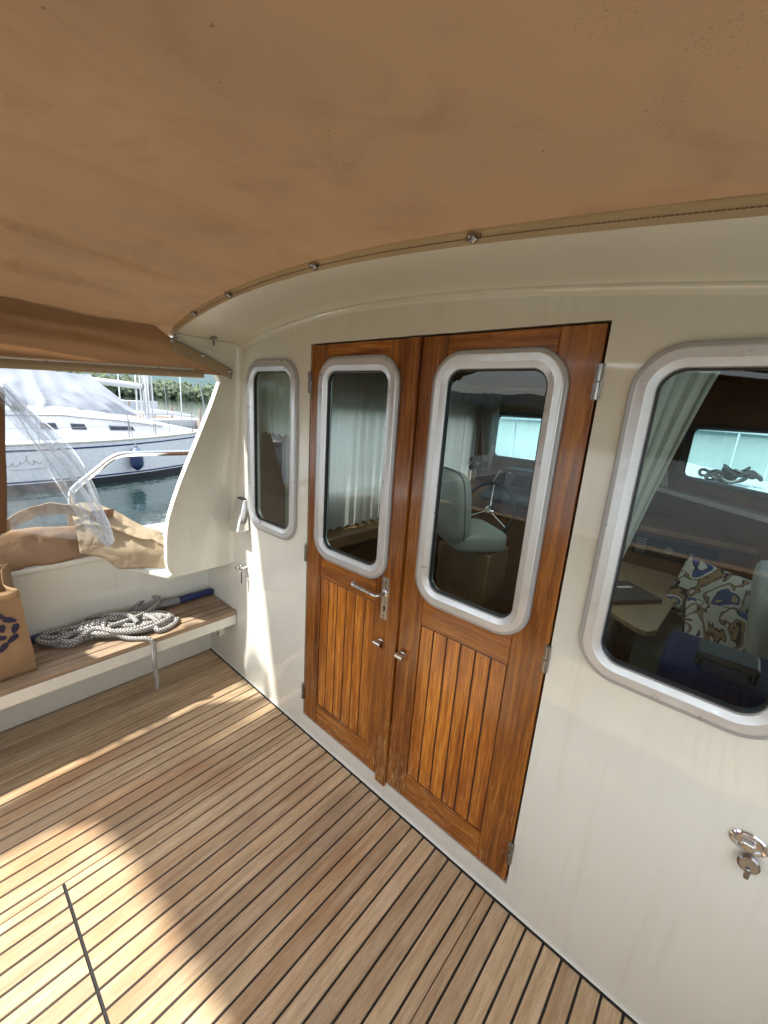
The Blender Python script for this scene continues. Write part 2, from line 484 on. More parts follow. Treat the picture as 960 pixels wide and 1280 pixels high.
M['ceil'] = m_plain('dark_ceiling_wood', (.05, .025, .012), .75, 0, .3, 6, 0, 0, 200, .1)
M['wood_lt'] = m_plain('pale_table_wood', (.42, .30, .17), .35, 0, .15, 5)
M['wood_md'] = m_plain('oak_ledge', (.26, .15, .065), .4, 0, .2, 6)
M['leather'] = m_plain('pale_grey_leather', (.36, .375, .32), .45, 0, .06, 10, 0, .1, 120)
M['settee'] = m_plain('grey_settee_cloth', (.22, .235, .20), .8)
M['sheer'] = m_sheer('white_curtain', (.80, .80, .74), .55)
M['sheer2'] = m_sheer('sheer_curtain', (.80, .80, .76), .5, .12)
M['opal'] = m_sheer('added_skylight_opal', (.55, .57, .56), .8)
M['print'] = m_print(5.5, 1.6, 0); M['print2'] = m_print(6.5, 1.4, 3)
M['dash'] = m_plain('grey_dash', (.085, .09, .085), .5)
M['screen'] = m_plain('dark_screen', (.02, .025, .028), .15)
M['laptop'] = m_plain('laptop_shell', (.10, .075, .06), .35)
M['paperw'] = m_plain('white_label', (.8, .8, .8), .6)
M['suit'] = m_plain('navy_suitcase', (.006, .016, .075), .6, 0, .08, 12, 0, 0, 200, .15)
M['white'] = m_plain('white_hull', (.68, .70, .72), .22)
M['white_deck'] = m_plain('white_deck', (.64, .65, .66), .5)
M['navy'] = m_plain('navy_stripe', (.01, .03, .11), .3)
M['antifoul'] = m_plain('black_antifouling', (.012, .014, .02), .6)
M['tarp'] = m_sheer('pale_grey_tarp', (.44, .47, .51), .30)
M['mastm'] = m_metal('anodised_mast', (.72, .74, .76), .35)
M['port'] = m_plain('dark_acrylic', (.03, .035, .05), .12)
M['fend'] = m_plain('navy_fender', (.012, .028, .09), .4)
M['fend2'] = m_plain('slate_fender_tip', (.10, .15, .22), .4)
M['wire'] = m_plain('grey_wire', (.25, .25, .26), .4)
M['leaf'] = m_leaf('hazed_foliage',  (.07, .10, .06), (.15, .18, .12), .55)  # foliage lightened so distance haze sits in the colour
M['hill'] = m_leaf('blue_hazed_forest', (.05, .085, .085), (.075, .115, .12), .02)  # bluish green stands in for haze over the far hills
M['shore'] = m_plain('shore_ground', (.20, .18, .12), .9)
M['dock'] = m_plain('dock_timber', (.28, .24, .20), .8)
M['water'] = m_water()
M['lip_white'] = m_plain('white_beading', (.78, .76, .70), .35)
M['yellow'] = m_plain('yellow_buoy', (.55, .50, .04), .4)

# ------------------------------------------------------------------ deck
SEAMS = [-1.4289 - .0569 * k for k in range(16, -1, -1)] + [-1.3941] + [-1.3607 + .0572 * k for k in range(18)] + [-.3505] + [-.3169 + .0567 * k for k in range(17)]
YF = -.012; YA = -2.2; HATCH = -.983
mb = MB()
mb.add([(-2.4, YA, -.004), (.62, YA, -.004), (.62, .0, -.004), (-2.4, .0, -.004)], [(0, 1, 2, 3)], 1)
edges = [-2.355] + SEAMS + [.60]
for i in range(len(edges) - 1):
    a, b = edges[i], edges[i + 1]
    thin_a = abs(a + 1.3941) < 1e-3 or abs(a + .3505) < 1e-3; thin_b = abs(b + 1.3941) < 1e-3 or abs(b + .3505) < 1e-3
    ga = .0012 if thin_a else .0032; gb = .0012 if thin_b else .0032
    hatch = a > -1.40 and b < -.34
    spans = [(YF, HATCH + .0045), (HATCH - .0045, YA)] if hatch else [(YF, YA)]
    for y1, y0 in spans:
        x0, x1 = a + ga, b - gb
        c = .0012
        vs = [(x0, y0, -.004), (x1, y0, -.004), (x1, y1, -.004), (x0, y1, -.004), (x0 + c, y0, 0), (x1 - c, y0, 0), (x1 - c, y1, 0), (x0 + c, y1, 0)]
        mb.add(vs, [(4, 5, 6, 7), (0, 1, 5, 4), (1, 2, 6, 5), (2, 3, 7, 6), (3, 0, 4, 7)], 0)
deck = mb.build('deck', [M['teak'], M['caulk']], smooth=0)
tag(deck, 'pale weathered teak deck planks with black caulked seams and a hatch edge', None, None, 'structure')

# ------------------------------------------------------------------ yacht cabin
def zs(x):
    return ((.0278672 * x - .0153838) * x - .1201482) * x + 1.8863081
def wx(z): return -2.061 + .1187 * (z - .711)

cabin = thing('yacht_cabin', 'cream gelcoat yacht cabin wall with arched overhang, varnished double doors and two framed windows', 'cabin', (-.83, 0, 0))
W1 = (-1.865, -1.461, .966, 1.789); W4 = (-.226, .205, .960, 1.783)
DX0, DX1, DZ0, DZ1 = -1.384, -.294, .086, 1.834
def hole_of(w, t): return rrect(w[0] + t, w[1] - t, w[2] + t, w[3] - t, .07, 6)
outer = [(-2.40, 0)] + [(.62, 0)] + [(.62 - .05 * k, zs(.62 - .05 * k)) for k in range(0, 52)] + [(wx(1.84) - .03, 1.84), (wx(.70) - .03, .70), (-2.40, .70)]
door_hole = [(DX0 - .004, DZ0), (DX1 + .004, DZ0), (DX1 + .004, DZ1 + .004), (DX0 - .004, DZ1 + .004)]
mb = MB()
mb.poly([outer, door_hole, hole_of(W1, .03), hole_of(W4, .03)], lambda u, v, w: (u, w, v), 0, .045)
wall = mb.build('wall', M['gel'], cabin, smooth=30)
# plinth and cove at deck
mb = MB()
mb.grid(lambda u, v: (-2.4 + 3.02 * u, -.010 + .0099 * math.sin(v * math.pi / 2) , .003 + .020 * (1 - math.cos(v * math.pi / 2))), 2, 6)
mb.build('plinth', M['gel'], cabin)
mb = MB().box(-2.4, .62, -.013, -.0005, -.003, .0045)
mb.build('deck_sealant', M['caulk'], cabin)
# overhang soffit
OY = -.308
mb = MB()
NX = 90
def oh(u, v):
    x = -2.0 + 2.62 * u
    z = zs(x)
    prof = [(-.0, z - .030), (-.006, z - .012), (-.030, z - .0012), (-.06, z), (-.18, z), (OY + .012, z), (OY, z + .010), (OY, z + .05), (OY + .02, z + .065), (-.1, z + .12), (.04, z + .17)]
    k = int(round(v * (len(prof) - 1)))
    return (x, prof[k][0], prof[k][1])
mb.grid(oh, NX, 11)
mb.build('overhang', M['gel_satin'], cabin, smooth=60)
mb = MB()
mb.tube([(-1.93 + 2.55 * k / 80, -.007, zs(-1.93 + 2.55 * k / 80) - .014) for k in range(81)], .0085, 10)
mb.build('brow_moulding', M['gel'], cabin)
# roof of the cabin, seen only by light
mb = MB()
def rz_(u, v): return zs(u) + .17
for xa_, xb_, ya_, yb_ in ((-2.05, -1.25, .04, 2.99), (-.15, .62, .04, 2.99), (-1.25, -.15, .04, .30), (-1.25, -.15, 1.20, 2.99)):
    mb.grid(lambda u, v: (xa_ + (xb_ - xa_) * u, ya_ + (yb_ - ya_) * v, rz_(xa_ + (xb_ - xa_) * u, ya_ + (yb_ - ya_) * v)), 12, 6)
mb.build('cabin_roof', M['white_deck'], cabin)
mb = MB(); mb.grid(lambda u, v: (-1.27 + 1.14 * u, .28 + .94 * v, rz_(-1.27 + 1.14 * u, .28 + .94 * v) + .02), 8, 8)
mb.build('added_skylight', M['opal'], cabin)  # added skylight, unseen, lets diffuse light into the saloon
# port side wing
edge = [(-.308, 1.815), (-.25, 1.79), (-.20, 1.765), (-.15, 1.728), (-.128, 1.705), (-.112, 1.679), (-.149, 1.573), (-.19, 1.468), (-.231, 1.363), (-.266, 1.277), (-.299, 1.19), (-.330, 1.098), (-.352, 1.022), (-.362, .96), (-.366, .90), (-.366, .80), (-.364, .760), (-.356, .733), (-.340, .716), (-.315, .710), (-.2, .704), (0.001, .698)]
edge = [(min(.001, y + .014), z) for y, z in edge]
outl = [(0.001, 1.86), (-.308, 1.86), (-.308, 1.815)] + edge[1:]
mb = MB()
WT = .04
def wf(u, v, w): return (wx(v) - w, u, v)
mb.poly([outl], wf, .0, WT)
wing = mb.build('side_wing', M['gel'], cabin, smooth=40, bevel=.004, seg=2)
# cove between wing and wall
mb = MB()
def cove(u, v):
    z = .70 + 1.15 * u; a = v * math.pi / 2; r = .022
    return (wx(z) + r - r * math.sin(a) + .0006, -r + r * math.cos(a) - .0006 if False else -(r - r * math.cos(a)) - .0006, z)
mb.grid(lambda u, v: (wx(.70 + 1.15 * u) + .026 * (1 - math.sin(v * math.pi / 2)) + .0005, -.026 * (1 - math.cos(v * math.pi / 2)) - .0005, .70 + 1.15 * u), 2, 7)
mb.build('corner_cove', M['gel'], cabin)

# ---- framed windows
def ring(mb, w, prof, r0, y0=0, mi=0, n=16):
    ls = []
    for t, h in prof:
        ls.append([(x, y0 - h, z) for x, z in rrect(w[0] + t, w[1] - t, w[2] + t, w[3] - t, max(r0 - t, .006), n)])
    mb.loops(ls, mi)
def framed_window(parent, w, name='window', y0=0, r0=.105, lab=None, gm='pane'):
    mb = MB()
    ring(mb, w, [(.001, -.002), (.0, .004), (.0015, .009), (.004, .0115), (.011, .0125)], r0, y0, 1)
    ring(mb, w, [(.011, .0125), (.013, .0140), (.015, .0144), (.034, .0136), (.0365, .0126), (.0515, .0085), (.0535, .005), (.0545, -.001), (.0545, -.02)], r0, y0, 0)
    fr = mb.build('window', [M['alu'], M['alu_rim']], parent, smooth=13)
    if lab: fr['label'] = lab
    mb = MB()
    ring(mb, w, [(.0538, .001), (.0555, .002), (.0575, .001), (.0585, -.006), (.0585, -.012)], r0, y0, 0)
    mb.build('gasket', M['black'], fr)
    mb = MB()
    lp = rrect(w[0] + .057, w[1] - .057, w[2] + .057, w[3] - .057, r0 - .057, 10)
    mb.poly([lp], lambda u, v, q: (u, y0 + q, v), .006, .011, back=False)
    mb.build('pane', M[gm], fr)
    return fr
framed_window(cabin, W1, lab='narrow aluminium framed window beside the side wing', gm='pane_b')
framed_window(cabin, W4, lab='wide aluminium framed window right of the doors')

# ---- doors
def door(x0, x1, px0, px1, win, lab, gaps):
    """x0,x1 leaf, px panel"""
    d = MB()
    yb = .030
    z0, z1 = DZ0 + .006, DZ1 - .002
    d.box(x0, px0 - .0006, 0, yb, z0, z1, 0)                # stiles
    d.box(px1 + .0006, x1, 0, yb, z0, z1, 0)
    d.box(px0, px1, .0004, yb, 1.748, z1 - .0002, 1)        # top rail
    d.box(px0, px1, .0004, yb, .866, .998, 1)              # mid rail
    d.box(px0, px1, .0004, yb, z0 + .0002, .205, 1)         # bottom rail
    leaf = d.build('door', [M['varn_z'], M['varn_x']], cabin, smooth=0, bevel=.0022)
    leaf['label'] = lab
    p = MB()
    n = 6; pw = (px1 - px0) / n
    for i in range(n):
        p.box(px0 + i * pw + .0028, px0 + (i + 1) * pw - .0028, .0028, .02, .2085, .8625, 0)
    p.build('panel', M['varn_p'], leaf, smooth=0, bevel=.0016)
    MB().box(px0 + .0002, px1 - .0002, .006, .024, .2055, .8655).build('panel_backing', M['caulk'], leaf, smooth=0)
    framed_window(leaf, win, 'window', 0, .10)
    return leaf
dl = door(-1.381, -.884, -1.286, -.958, (-1.330, -.905, .958, 1.786), 'narrow left door leaf with lever handle and clear view of a curtain', 0)
dr = door(-.828, -.297, -.733, -.404, (-.773, -.360, .958, 1.786), 'right door leaf with larger window and worn varnish on its right stile', 0)
# rebate strip between leaves belongs to the left leaf
MB().box(-.8835, -.8305, -.012, .03, DZ0 - .012, DZ1 - .002).build('cover_strip', M['varn_z'], dl, smooth=0, bevel=.003)
# door rebate (dark) behind
mb = MB(); mb.box(DX0 - .0035, DX1 + .0035, .034, .044, DZ0, DZ1 + .003)
# leave the glazed areas open
mb = MB()
dh1 = rrect(-1.330 + .03, -.905 - .03, .958 + .03, 1.786 - .03, .07, 6); dh2 = rrect(-.773 + .03, -.360 - .03, .958 + .03, 1.786 - .03, .07, 6)
mb.poly([[(DX0 - .0035, DZ0 + .001), (DX1 + .0035, DZ0 + .001), (DX1 + .0035, DZ1 + .0035), (DX0 - .0035, DZ1 + .0035)], dh1, dh2], lambda u, v, w: (u, w, v), .0315, .044)
mb.build('door_rebate', M['black'], cabin, smooth=0)
def hinge(parent, x, z, h=.085, s=1):
    mb = MB(); mb.box(x - .009, x + .009, -.005, .002, z - h / 2, z + h / 2)
    for k in range(2):
        mb.tube([(x, -.006, z - h / 2 + k * h / 2 + .001), (x, -.006, z + k * h / 2 - .001)], .0065, 10)
    mb.build('hinge', M['dsteel'], parent, bevel=.001)
for z in (1.70, .945, .222): hinge(dr, -.296, z)
for z in (1.69, .953, .224): hinge(dl, -1.386, z)
# handle plate + lever on left leaf
mb = MB().box(-.9235, -.887, -.0035, .001, .818, .990)
plate = mb.build('handle_plate', M['steel'], dl, smooth=0, bevel=.0012)
mb = MB()
for z, r in ((.972, .0035), (.832, .0035)): MB().lathe([(r, 0), (r, .0012)], Matrix.Translation((-.905, -.0036, z)) @ Matrix.Rotation(R(90), 4, 'X'), 12).build('screw', M['black'], plate, smooth=0)
mb = MB(); mb.lathe([(.0065, 0), (.0065, .001)], Matrix.Translation((-.905, -.0036, .866)) @ Matrix.Rotation(R(90), 4, 'X'), 16)
mb.box(-.9078, -.9022, -.0047, -.0036, .848, .8665)
mb.build('keyhole', M['black'], plate, smooth=0)
mb = MB()
mb.lathe([(.014, 0), (.014, .006), (.010, .008)], Matrix.Translation((-.905, -.003, .928)) @ Matrix.Rotation(R(90), 4, 'X'), 20)
mb.tube(smoothpath([(-.905, -.008, .928), (-.905, -.035, .928), (-.909, -.048, .929), (-.922, -.055, .930), (-.95, -.056, .932), (-1.01, -.056, .933), (-1.03, -.054, .933), (-1.040, -.044, .933), (-1.041, -.034, .933)], 6), .0075, 12)
mb.build('lever', M['steel'], plate)
def turn_knob(parent, x, z):
    mb = MB()
    base = Matrix.Translation((x, -.001, z)) @ Matrix.Rotation(R(90), 4, 'X')
    mb.lathe([(.016, -.001), (.016, .003), (.013, .005)], base, 24)
    mb.tube([(x - .017, -.019, z + .004), (x + .017, -.019, z + .004)], .0125, 16)
    mb.tube([(x - .015, -.012, z - .012), (x + .015, -.012, z - .012)], .006, 12)
    mb.build('lock_knob', M['chrome'], parent, smooth=40)
turn_knob(dl, -.912, .712); turn_knob(dr, -.800, .708)

# ---- small fittings on the cabin, each its own thing
lamp = thing('wedge_lamp', 'chrome wedge shaped step lamp on the wall beside the narrow window', 'lamp', (-1.93, 0, .95))
mb = MB()
zt, zb = 1.102, .935; xa, xb = -1.958, -1.872
vs = [(xa + .012, -.001, zt), (xb - .004, -.001, zt), (xb - .006, -.030, zt), (xa + .016, -.030, zt),
      (xa - .012, -.001, zb), (xb + .010, -.001, zb), (xb + .006, -.075, zb), (xa - .004, -.075, zb)]
mb.add(vs, [(0, 1, 2, 3), (4, 7, 6, 5), (0, 4, 5, 1), (1, 5, 6, 2), (2, 6, 7, 3), (3, 7, 4, 0)])
mb.build('housing', M['chrome'], lamp, smooth=0, bevel=.007, seg=3)
MB().box(xa + .018, xb - .008, -.029, -.006, zt + .0005, zt + .006).build('top_lens', M['black'], lamp, smooth=0, bevel=.002)
def pin(loc, key):
    t = thing('panel_lock', 'small chrome panel lock with a key hanging from it' if key else 'small plain chrome panel lock left of the keyed one', 'lock', loc)
    x, y, z = loc
    base = Matrix.Translation((x, -.0005, z)) @ Matrix.Rotation(R(90), 4, 'X')
    MB().lathe([(.012, 0), (.0125, .004), (.008, .008), (.008, .020), (.013, .022), (.012, .030), (.006, .033)], base, 18).build('barrel', M['chrome'], t)
    if key:
        mb = MB(); mb.tube([(x + .014 * math.cos(a), -.034, z - .008 + .014 * math.sin(a)) for a in [k * math.pi / 8 for k in range(17)]], .0022, 6, caps=False)
        mb.box(x + .002, x + .013, -.036, -.033, z - .085, z - .020)
        mb.build('key', M['dsteel'], t)
pin((-1.962, 0, .705), False); pin((-1.905, 0, .718), True)
fit = thing('deck_inlet', 'oval chrome inlet fitting with a hanging dark cap low on the cream wall', 'fitting', (.192, 0, .70))
mb = MB()
oc = [(.192 + .036 * math.cos(a) * .95, .722 + .026 * math.sin(a)) for a in [2 * math.pi * k / 28 for k in range(28)]]
def sc(l, s): return [(.192 + (x - .192) * s, .722 + (z - .722) * s) for x, z in l]
mb.loops([[(x, .0, z) for x, z in sc(oc, 1)], [(x, -.004, z) for x, z in sc(oc, .99)], [(x, -.0065, z) for x, z in sc(oc, .88)], [(x, -.005, z) for x, z in sc(oc, .72)], [(x, -.001, z) for x, z in sc(oc, .62)]], 0, True)
mb.build('bezel', M['chrome'], fit)
MB().box(.180, .204, -.012, -.0015, .706, .726).build('hasp', M['steel'], fit, smooth=0, bevel=.003)
mb = MB()
mb.lathe([(.004, -.002), (.018, 0), (.020, .008), (.016, .012)], Matrix.Translation((.200, -.010, .681)) @ Matrix.Rotation(R(80), 4, 'X'), 20)
mb.build('cap', M['dsteel'], fit)
MB().box(.196, .206, -.030, -.018, .652, .680).build('cap_key', M['dsteel'], fit, smooth=0, bevel=.003)
hook = thing('soffit_hook', 'small steel hook under the cabin overhang near the canopy corner', 'hook', (-1.93, -.14, 1.86))
hx, hy = -1.90, -.150; hz = zs(hx)
mb = MB().box(hx - .018, hx + .018, hy - .010, hy + .010, hz - .006, hz + .002)
mb.tube(smoothpath([(hx, hy, hz - .004), (hx + .002, hy, hz - .022), (hx + .010, hy - .004, hz - .034), (hx + .020, hy - .006, hz - .026)], 5), .005, 8)
mb.build('hook_body', M['dsteel'], hook, bevel=.002)
ring_t = thing('pad_eye', 'white and chrome oval pad eye under the bench end by the wall', 'pad eye', (-2.21, 0, .2))
mb = MB()
oo = [(-2.20 + .022 * math.cos(a), .215 + .046 * math.sin(a)) for a in [2 * math.pi * k / 28 for k in range(28)]]
def so(s): return [(-2.20 + (x + 2.20) * s, .215 + (z - .215) * s) for x, z in oo]
mb.loops([[(x, .0, z) for x, z in so(1)], [(x, -.020, z) for x, z in so(1)], [(x, -.028, z) for x, z in so(.9)], [(x, -.028, z) for x, z in so(.62)], [(x, -.010, z) for x, z in so(.5)]], 0, True)
mb.build('oval_body', M['lip_white'], ring_t)
MB().tube(smoothpath([(-2.20, -.028, .185), (-2.20, -.042, .20), (-2.20, -.042, .23), (-2.20, -.028, .245)], 5), .005, 8).build('eye_bar', M['chrome'], ring_t)

# ------------------------------------------------------------------ bulwark (coaming)
bul = thing('side_bulwark', 'cream inner bulwark with rounded cap behind the teak bench', 'bulwark', (-2.45, -1.6, 0))
mb = MB().box(-2.42, -2.36, -2.29, -.0005, -.003, .755)
mb.build('inner_panel', M['gel'], bul)
mb = MB()
capp = [(-2.36, .758), (-2.345, .757), (-2.325, .763), (-2.315, .779), (-2.318, .797), (-2.333, .809), (-2.36, .814), (-2.55, .814), (-2.72, .806), (-2.74, .77), (-2.74, -.02)]
mb.grid(lambda u, v: (capp[int(round(v * 10))][0], -.475 - 1.82 * u, capp[int(round(v * 10))][1] + .0 * u), 12, 11)
mb.poly([[(p[0], p[1]) for p in capp[:10]]], lambda u, v, w: (u, w, v), -.475, -.48, back=False, side=False)
cap = mb.build('cap', M['gel'], bul, smooth=50)
# lower ledge tied to the wing
mb = MB()
mb.poly([[(-2.345, -.475), (-2.075, -.352), (-2.062, -.34), (-2.062, .0), (-2.74, 0), (-2.74, -.475)]], lambda u, v, w: (u, v, w), .686, .714)
mb.build('ledge', M['gel'], bul, smooth=40, bevel=.009, seg=3)
mb = MB().box(-2.78, -2.742, -5, 6, -.95, .78)
mb.build('hull_side', M['white'], bul)
sbb = thing('side_bulwark', 'cream starboard bulwark closing the right side of the cockpit', 'bulwark', (.66, -1.1, 0))
MB().box(.622, .68, -2.29, -.0005, -.003, .755).build('inner_panel', M['gel'], sbb)
mb = MB()
mb.grid(lambda u, v: (-1.74 - capp[int(round(v * 9))][0], -.03 - 2.26 * u, capp[int(round(v * 9))][1]), 10, 10)
mb.build('cap', M['gel'], sbb, smooth=50)
fa = MB(); fa.box(-2.35, -2.32, -.70, -.672, .812, .826); fa.tube([(-2.335, -.686, .826), (-2.335, -.686, .846)], .009, 10)
cl = fa.build('cap_stud', M['lip_white'], bul, bevel=.002)

tr = thing('transom', 'low cream transom bulwark closing the aft end of the cockpit', 'transom', (-.9, -2.23, 0))
MB().box(-2.36, .62, -2.28, -2.2, -.003, .74).build('inner_face', M['gel'], tr, bevel=.02, seg=4)
MB().box(-2.36, .62, -2.30, -2.18, .742, .775).build('capping', M['teak'], tr, bevel=.012, seg=3)
# ------------------------------------------------------------------ bench
bench = thing('side_bench', 'weathered teak slatted bench with cream front rail along the bulwark', 'bench', (-2.2, -1.6, 0))
mb = MB()
bx = [-2.355, -2.300, -2.244, -2.188, -2.132, -2.078, -2.018]
mb.box(-2.357, -2.0205, -2.19, -.003, .385, .402, 1)
for i in range(6):
    mb.box(bx[i] + .0032, bx[i + 1] - (.0032 if i < 5 else 0), -2.19, -.006, .386, .410, 0)
mb.build('seat', [M['teak_dark'], M['caulk']], bench, smooth=0)
MB().box(-2.0465, -2.0185, -2.19, -.004, .325, .3845).build('front_rail', M['gel'], bench, smooth=0, bevel=.004)

# ------------------------------------------------------------------ boat brush pole
pole = thing('boat_brush', 'blue handled boat brush with grey grip lying against the bulwark behind the rope', 'brush', (-2.31, -.4, .43))
MB().tube([(-2.300, -.205, .437), (-2.298, -.03, .437), (-2.298, -.008, .437)], [.021, .021, .017], 14).build('handle', M['blue'], pole)
MB().tube([(-2.315, -.44, .437), (-2.300, -.21, .437)], [.0225, .0225], 14).build('grip', M['greyp'], pole)
MB().tube([(-2.365, -.86, .430), (-2.33, -.55, .432), (-2.315, -.442, .436)], .013, 12).build('shaft', M['greyp'], pole)
MB().box(-2.395, -2.335, -1.02, -.80, .411, .445).build('brush_head', M['blue'], pole, bevel=.008)

# ------------------------------------------------------------------ rope
rope = thing('mooring_rope', 'grey and white braided mooring rope coiled in a hank on the bench', 'rope', (-2.18, -.6, .411))
def hank():
    mb = MB(); rr = .0125
    random.seed(11)
    A = Vector((-2.30, -.845, 0)); B = Vector((-2.125, -.305, 0)); ax = (B - A).normalized(); pr = Vector((ax.y, -ax.x, 0))
    for k in range(8):
        w = .030 + .020 * (k % 4) + random.uniform(-.006, .008)
        s0 = random.uniform(-.03, .05) + (.03 if k % 3 else -.0); s1 = random.uniform(-.07, .02)
        h0 = .423 + .021 * (k // 4) + random.uniform(0, .004)
        pts = []
        for i in range(17):
            a = 2 * math.pi * i / 16
            t = .5 - .5 * math.cos(a)
            pinch = 1 - .72 * math.exp(-((t - .36) / .13) ** 2)
            p = A + ax * ((B - A).length * t + s0 * (1 - t) + s1 * t) + pr * (math.sin(a) ** 1 * w * pinch * 1.15 + .018 * math.sin(3 * t + k))
            z = h0 + .030 * math.exp(-((t - .36) / .12) ** 2) * (.5 + .08 * k) + .006 * math.sin(5 * t + k * 1.7)
            pts.append((p.x, p.y, z))
        mb.tube(smoothpath(pts, 5), rr, 8, caps=False)
    # wrapping turns
    C0 = A + ax * (B - A).length * .36
    for k in range(5):
        c = C0 + ax * (.022 * (k - 2)) + Vector((0, 0, .446))
        pts = []
        for i in range(25):
            a = 2 * math.pi * i / 24
            pts.append(c + pr * (math.cos(a) * .050) + Vector((0, 0, 1)) * (math.sin(a) * .034) + ax * (.02 * i / 24))
        mb.tube(pts, rr, 8)
    # stray loops
    mb.tube(smoothpath([(-2.30, -.45, .44), (-2.36, -.40, .46), (-2.375, -.34, .475), (-2.33, -.31, .465), (-2.26, -.36, .458), (-2.20, -.47, .462), (-2.17, -.6, .47)], 8), rr, 8)
    mb.tube(smoothpath([(-2.36, -.55, .432), (-2.26, -.46, .455), (-2.15, -.40, .452), (-2.06, -.42, .432), (-2.055, -.37, .425), (-2.10, -.31, .43), (-2.19, -.38, .45), (-2.27, -.52, .45)], 8), rr, 8)
    mb.tube(smoothpath([(-2.38, -.80, .425), (-2.41, -.73, .43), (-2.33, -.60, .46), (-2.23, -.50, .475), (-2.14, -.48, .46)], 8), rr, 8)
    mb.build('hank', M['rope'], rope)
    mb = MB()
    mb.tube(smoothpath([(-2.14, -.60, .455), (-2.085, -.555, .430), (-2.050, -.515, .424), (-2.022, -.480, .4235), (-2.003, -.463, .405), (-1.999, -.459, .36), (-2.000, -.462, .27), (-1.998, -.456, .19), (-2.000, -.459, .135)], 8), [.0108] * 58 + [.009] * 4 + [.007] * 3, 8)
    mb.build('tail', M['rope'], rope)
hank()

# ------------------------------------------------------------------ paper bag
bag = thing('paper_bag', 'brown kraft paper bag with a round navy printed emblem standing on the bench', 'bag', (-2.2, -1.05, .411))
mb = MB()
def bagside(u, v):
    # rounded rectangular tube, slightly creased
    y0, y1 = -1.27, -.893; x0, x1 = -2.285, -2.085
    per = [(x1, y1), (x1, y0), (x0, y0), (x0, y1)]
    s = u * 4; i = int(s) % 4; t = s - int(s)
    a = per[i]; b = per[(i + 1) % 4]
    x = a[0] + (b[0] - a[0]) * t; y = a[1] + (b[1] - a[1]) * t
    z = .412 + v * .385
    k = v * v
    x += (-.012 if i == 0 else 0) * k * math.sin(math.pi * t); y += (-.035 * k * math.sin(math.pi * t) if i == 3 else 0)
    if y > -1.0: y -= .018 * v
    x += .004 * nz(x * 6, y * 6, z * 9); y += .004 * nz(y * 6, z * 7, x * 3)
    if x < -2.2: z += .05 * v
    return (x, y, z)
mb.grid(bagside, 64, 22, cu=True)
mb.add([(-2.285, -1.27, .4125), (-2.085, -1.27, .4125), (-2.085, -.893, .4125), (-2.285, -.893, .4125)], [(0, 1, 2, 3)])
bo = mb.build('bag_body', M['kraft'], bag, smooth=40)
s_ = bo.modifiers.new('thick', 'SOLIDIFY'); s_.thickness = .0016; s_.offset = -1
mb = MB().grid(lambda u, v: (-2.0825 - .010 * math.sin(math.pi * u) * .9, -1.262 + .345 * u, .762 + .030 * v), 12, 2)
fo = mb.build('folded_rim', M['kraft_in'], bag); s_ = fo.modifiers.new('thick', 'SOLIDIFY'); s_.thickness = .002
mb = MB()
mb.tube(smoothpath([(-2.083, -1.13, .77), (-2.075, -1.12, .85), (-2.085, -1.07, .89), (-2.075, -1.02, .85), (-2.083, -1.01, .77)], 6), .006, 8)
mb.build('handle', M['kraft_in'], bag)
mb = MB(); random.seed(4)
ec = Vector((0, -1.015, .632))
def blob(cy, cz, a, b, rot):
    k = 16
    vs = []
    for i in range(k):
        t = 2 * math.pi * i / k
        y = a * math.cos(t); z = b * math.sin(t) * (1 + .25 * math.cos(t))
        yy = cy + y * math.cos(rot) - z * math.sin(rot); zz = cz + y * math.sin(rot) + z * math.cos(rot)
        v = (zz - .412) / .385; tt = (-.893 - yy) / .377
        vs.append((-2.0815 - .012 * v * v * math.sin(math.pi * max(0, min(1, tt))) + .004 * nz(-2.085 * 6, yy * 6, zz * 9), yy, zz))
    mb.add(vs, [tuple(range(k))])
for k in range(11):
    a = 2 * math.pi * k / 11
    blob(ec.y + .074 * math.cos(a), ec.z + .078 * math.sin(a), .023, .0115, a + 1.57 + (.5 if k % 2 else -.3))
for k in range(6):
    a = 2 * math.pi * k / 6 + .3
    blob(ec.y + .038 * math.cos(a), ec.z + .040 * math.sin(a), .018, .010, a + (.4 if k % 2 else 1.2))
blob(ec.y, ec.z, .014, .010, .5)
mb.build('emblem', M['ink'], bag, smooth=0, fixn=False)

# ------------------------------------------------------------------ canvas canopy
can = thing('canvas_canopy', 'tan canvas cockpit canopy with stitched edge strip snapped along the cabin overhang', 'canopy', (-.9, -1.1, 1.9))
RA = -1.985
def crease(x, y):
    d = 0
    for x0, s, w, amp in ((-.945, .03, .012, -.0045), (-.985, .03, .022, .006), (-1.455, -.14, .016, -.007), (-1.50, -.14, .024, .006), (-1.70, -.05, .018, -.007), (-1.74, -.02, .02, .005), (-1.62, .10, .03, .004), (-1.20, .05, .06, .004), (-1.83, .06, .02, -.006), (-1.33, .22, .03, .004)):
        xx = x0 + s * (y + .6)
        d += 2.4 * amp * math.exp(-((x - xx) / w) ** 2) * min(1, max(0, (-y - .33) / .25))
    return d
def roof(u, v):
    x = -1.985 + 2.57 * u
    y = OY - .010 + (RA - OY) * v
    t = min(1, v * 5)
    z = zs(max(x, -1.93)) + .018 + .012 * t + .02 * v - .020 * math.sin(math.pi * min(1, v * 1.0)) + crease(x, y)
    z += .009 * t * nz(x * 2.2, y * 1.6) + .0025 * t * nz(x * 7, y * 5)
    if x < -1.90: z -= 1.1 * (-1.90 - x) ** 1.3
    return (x, y, z)
mb = MB(); mb.grid(roof, 400, 80)
rf = mb.build('roof_panel', M['canvas'], can, smooth=180)
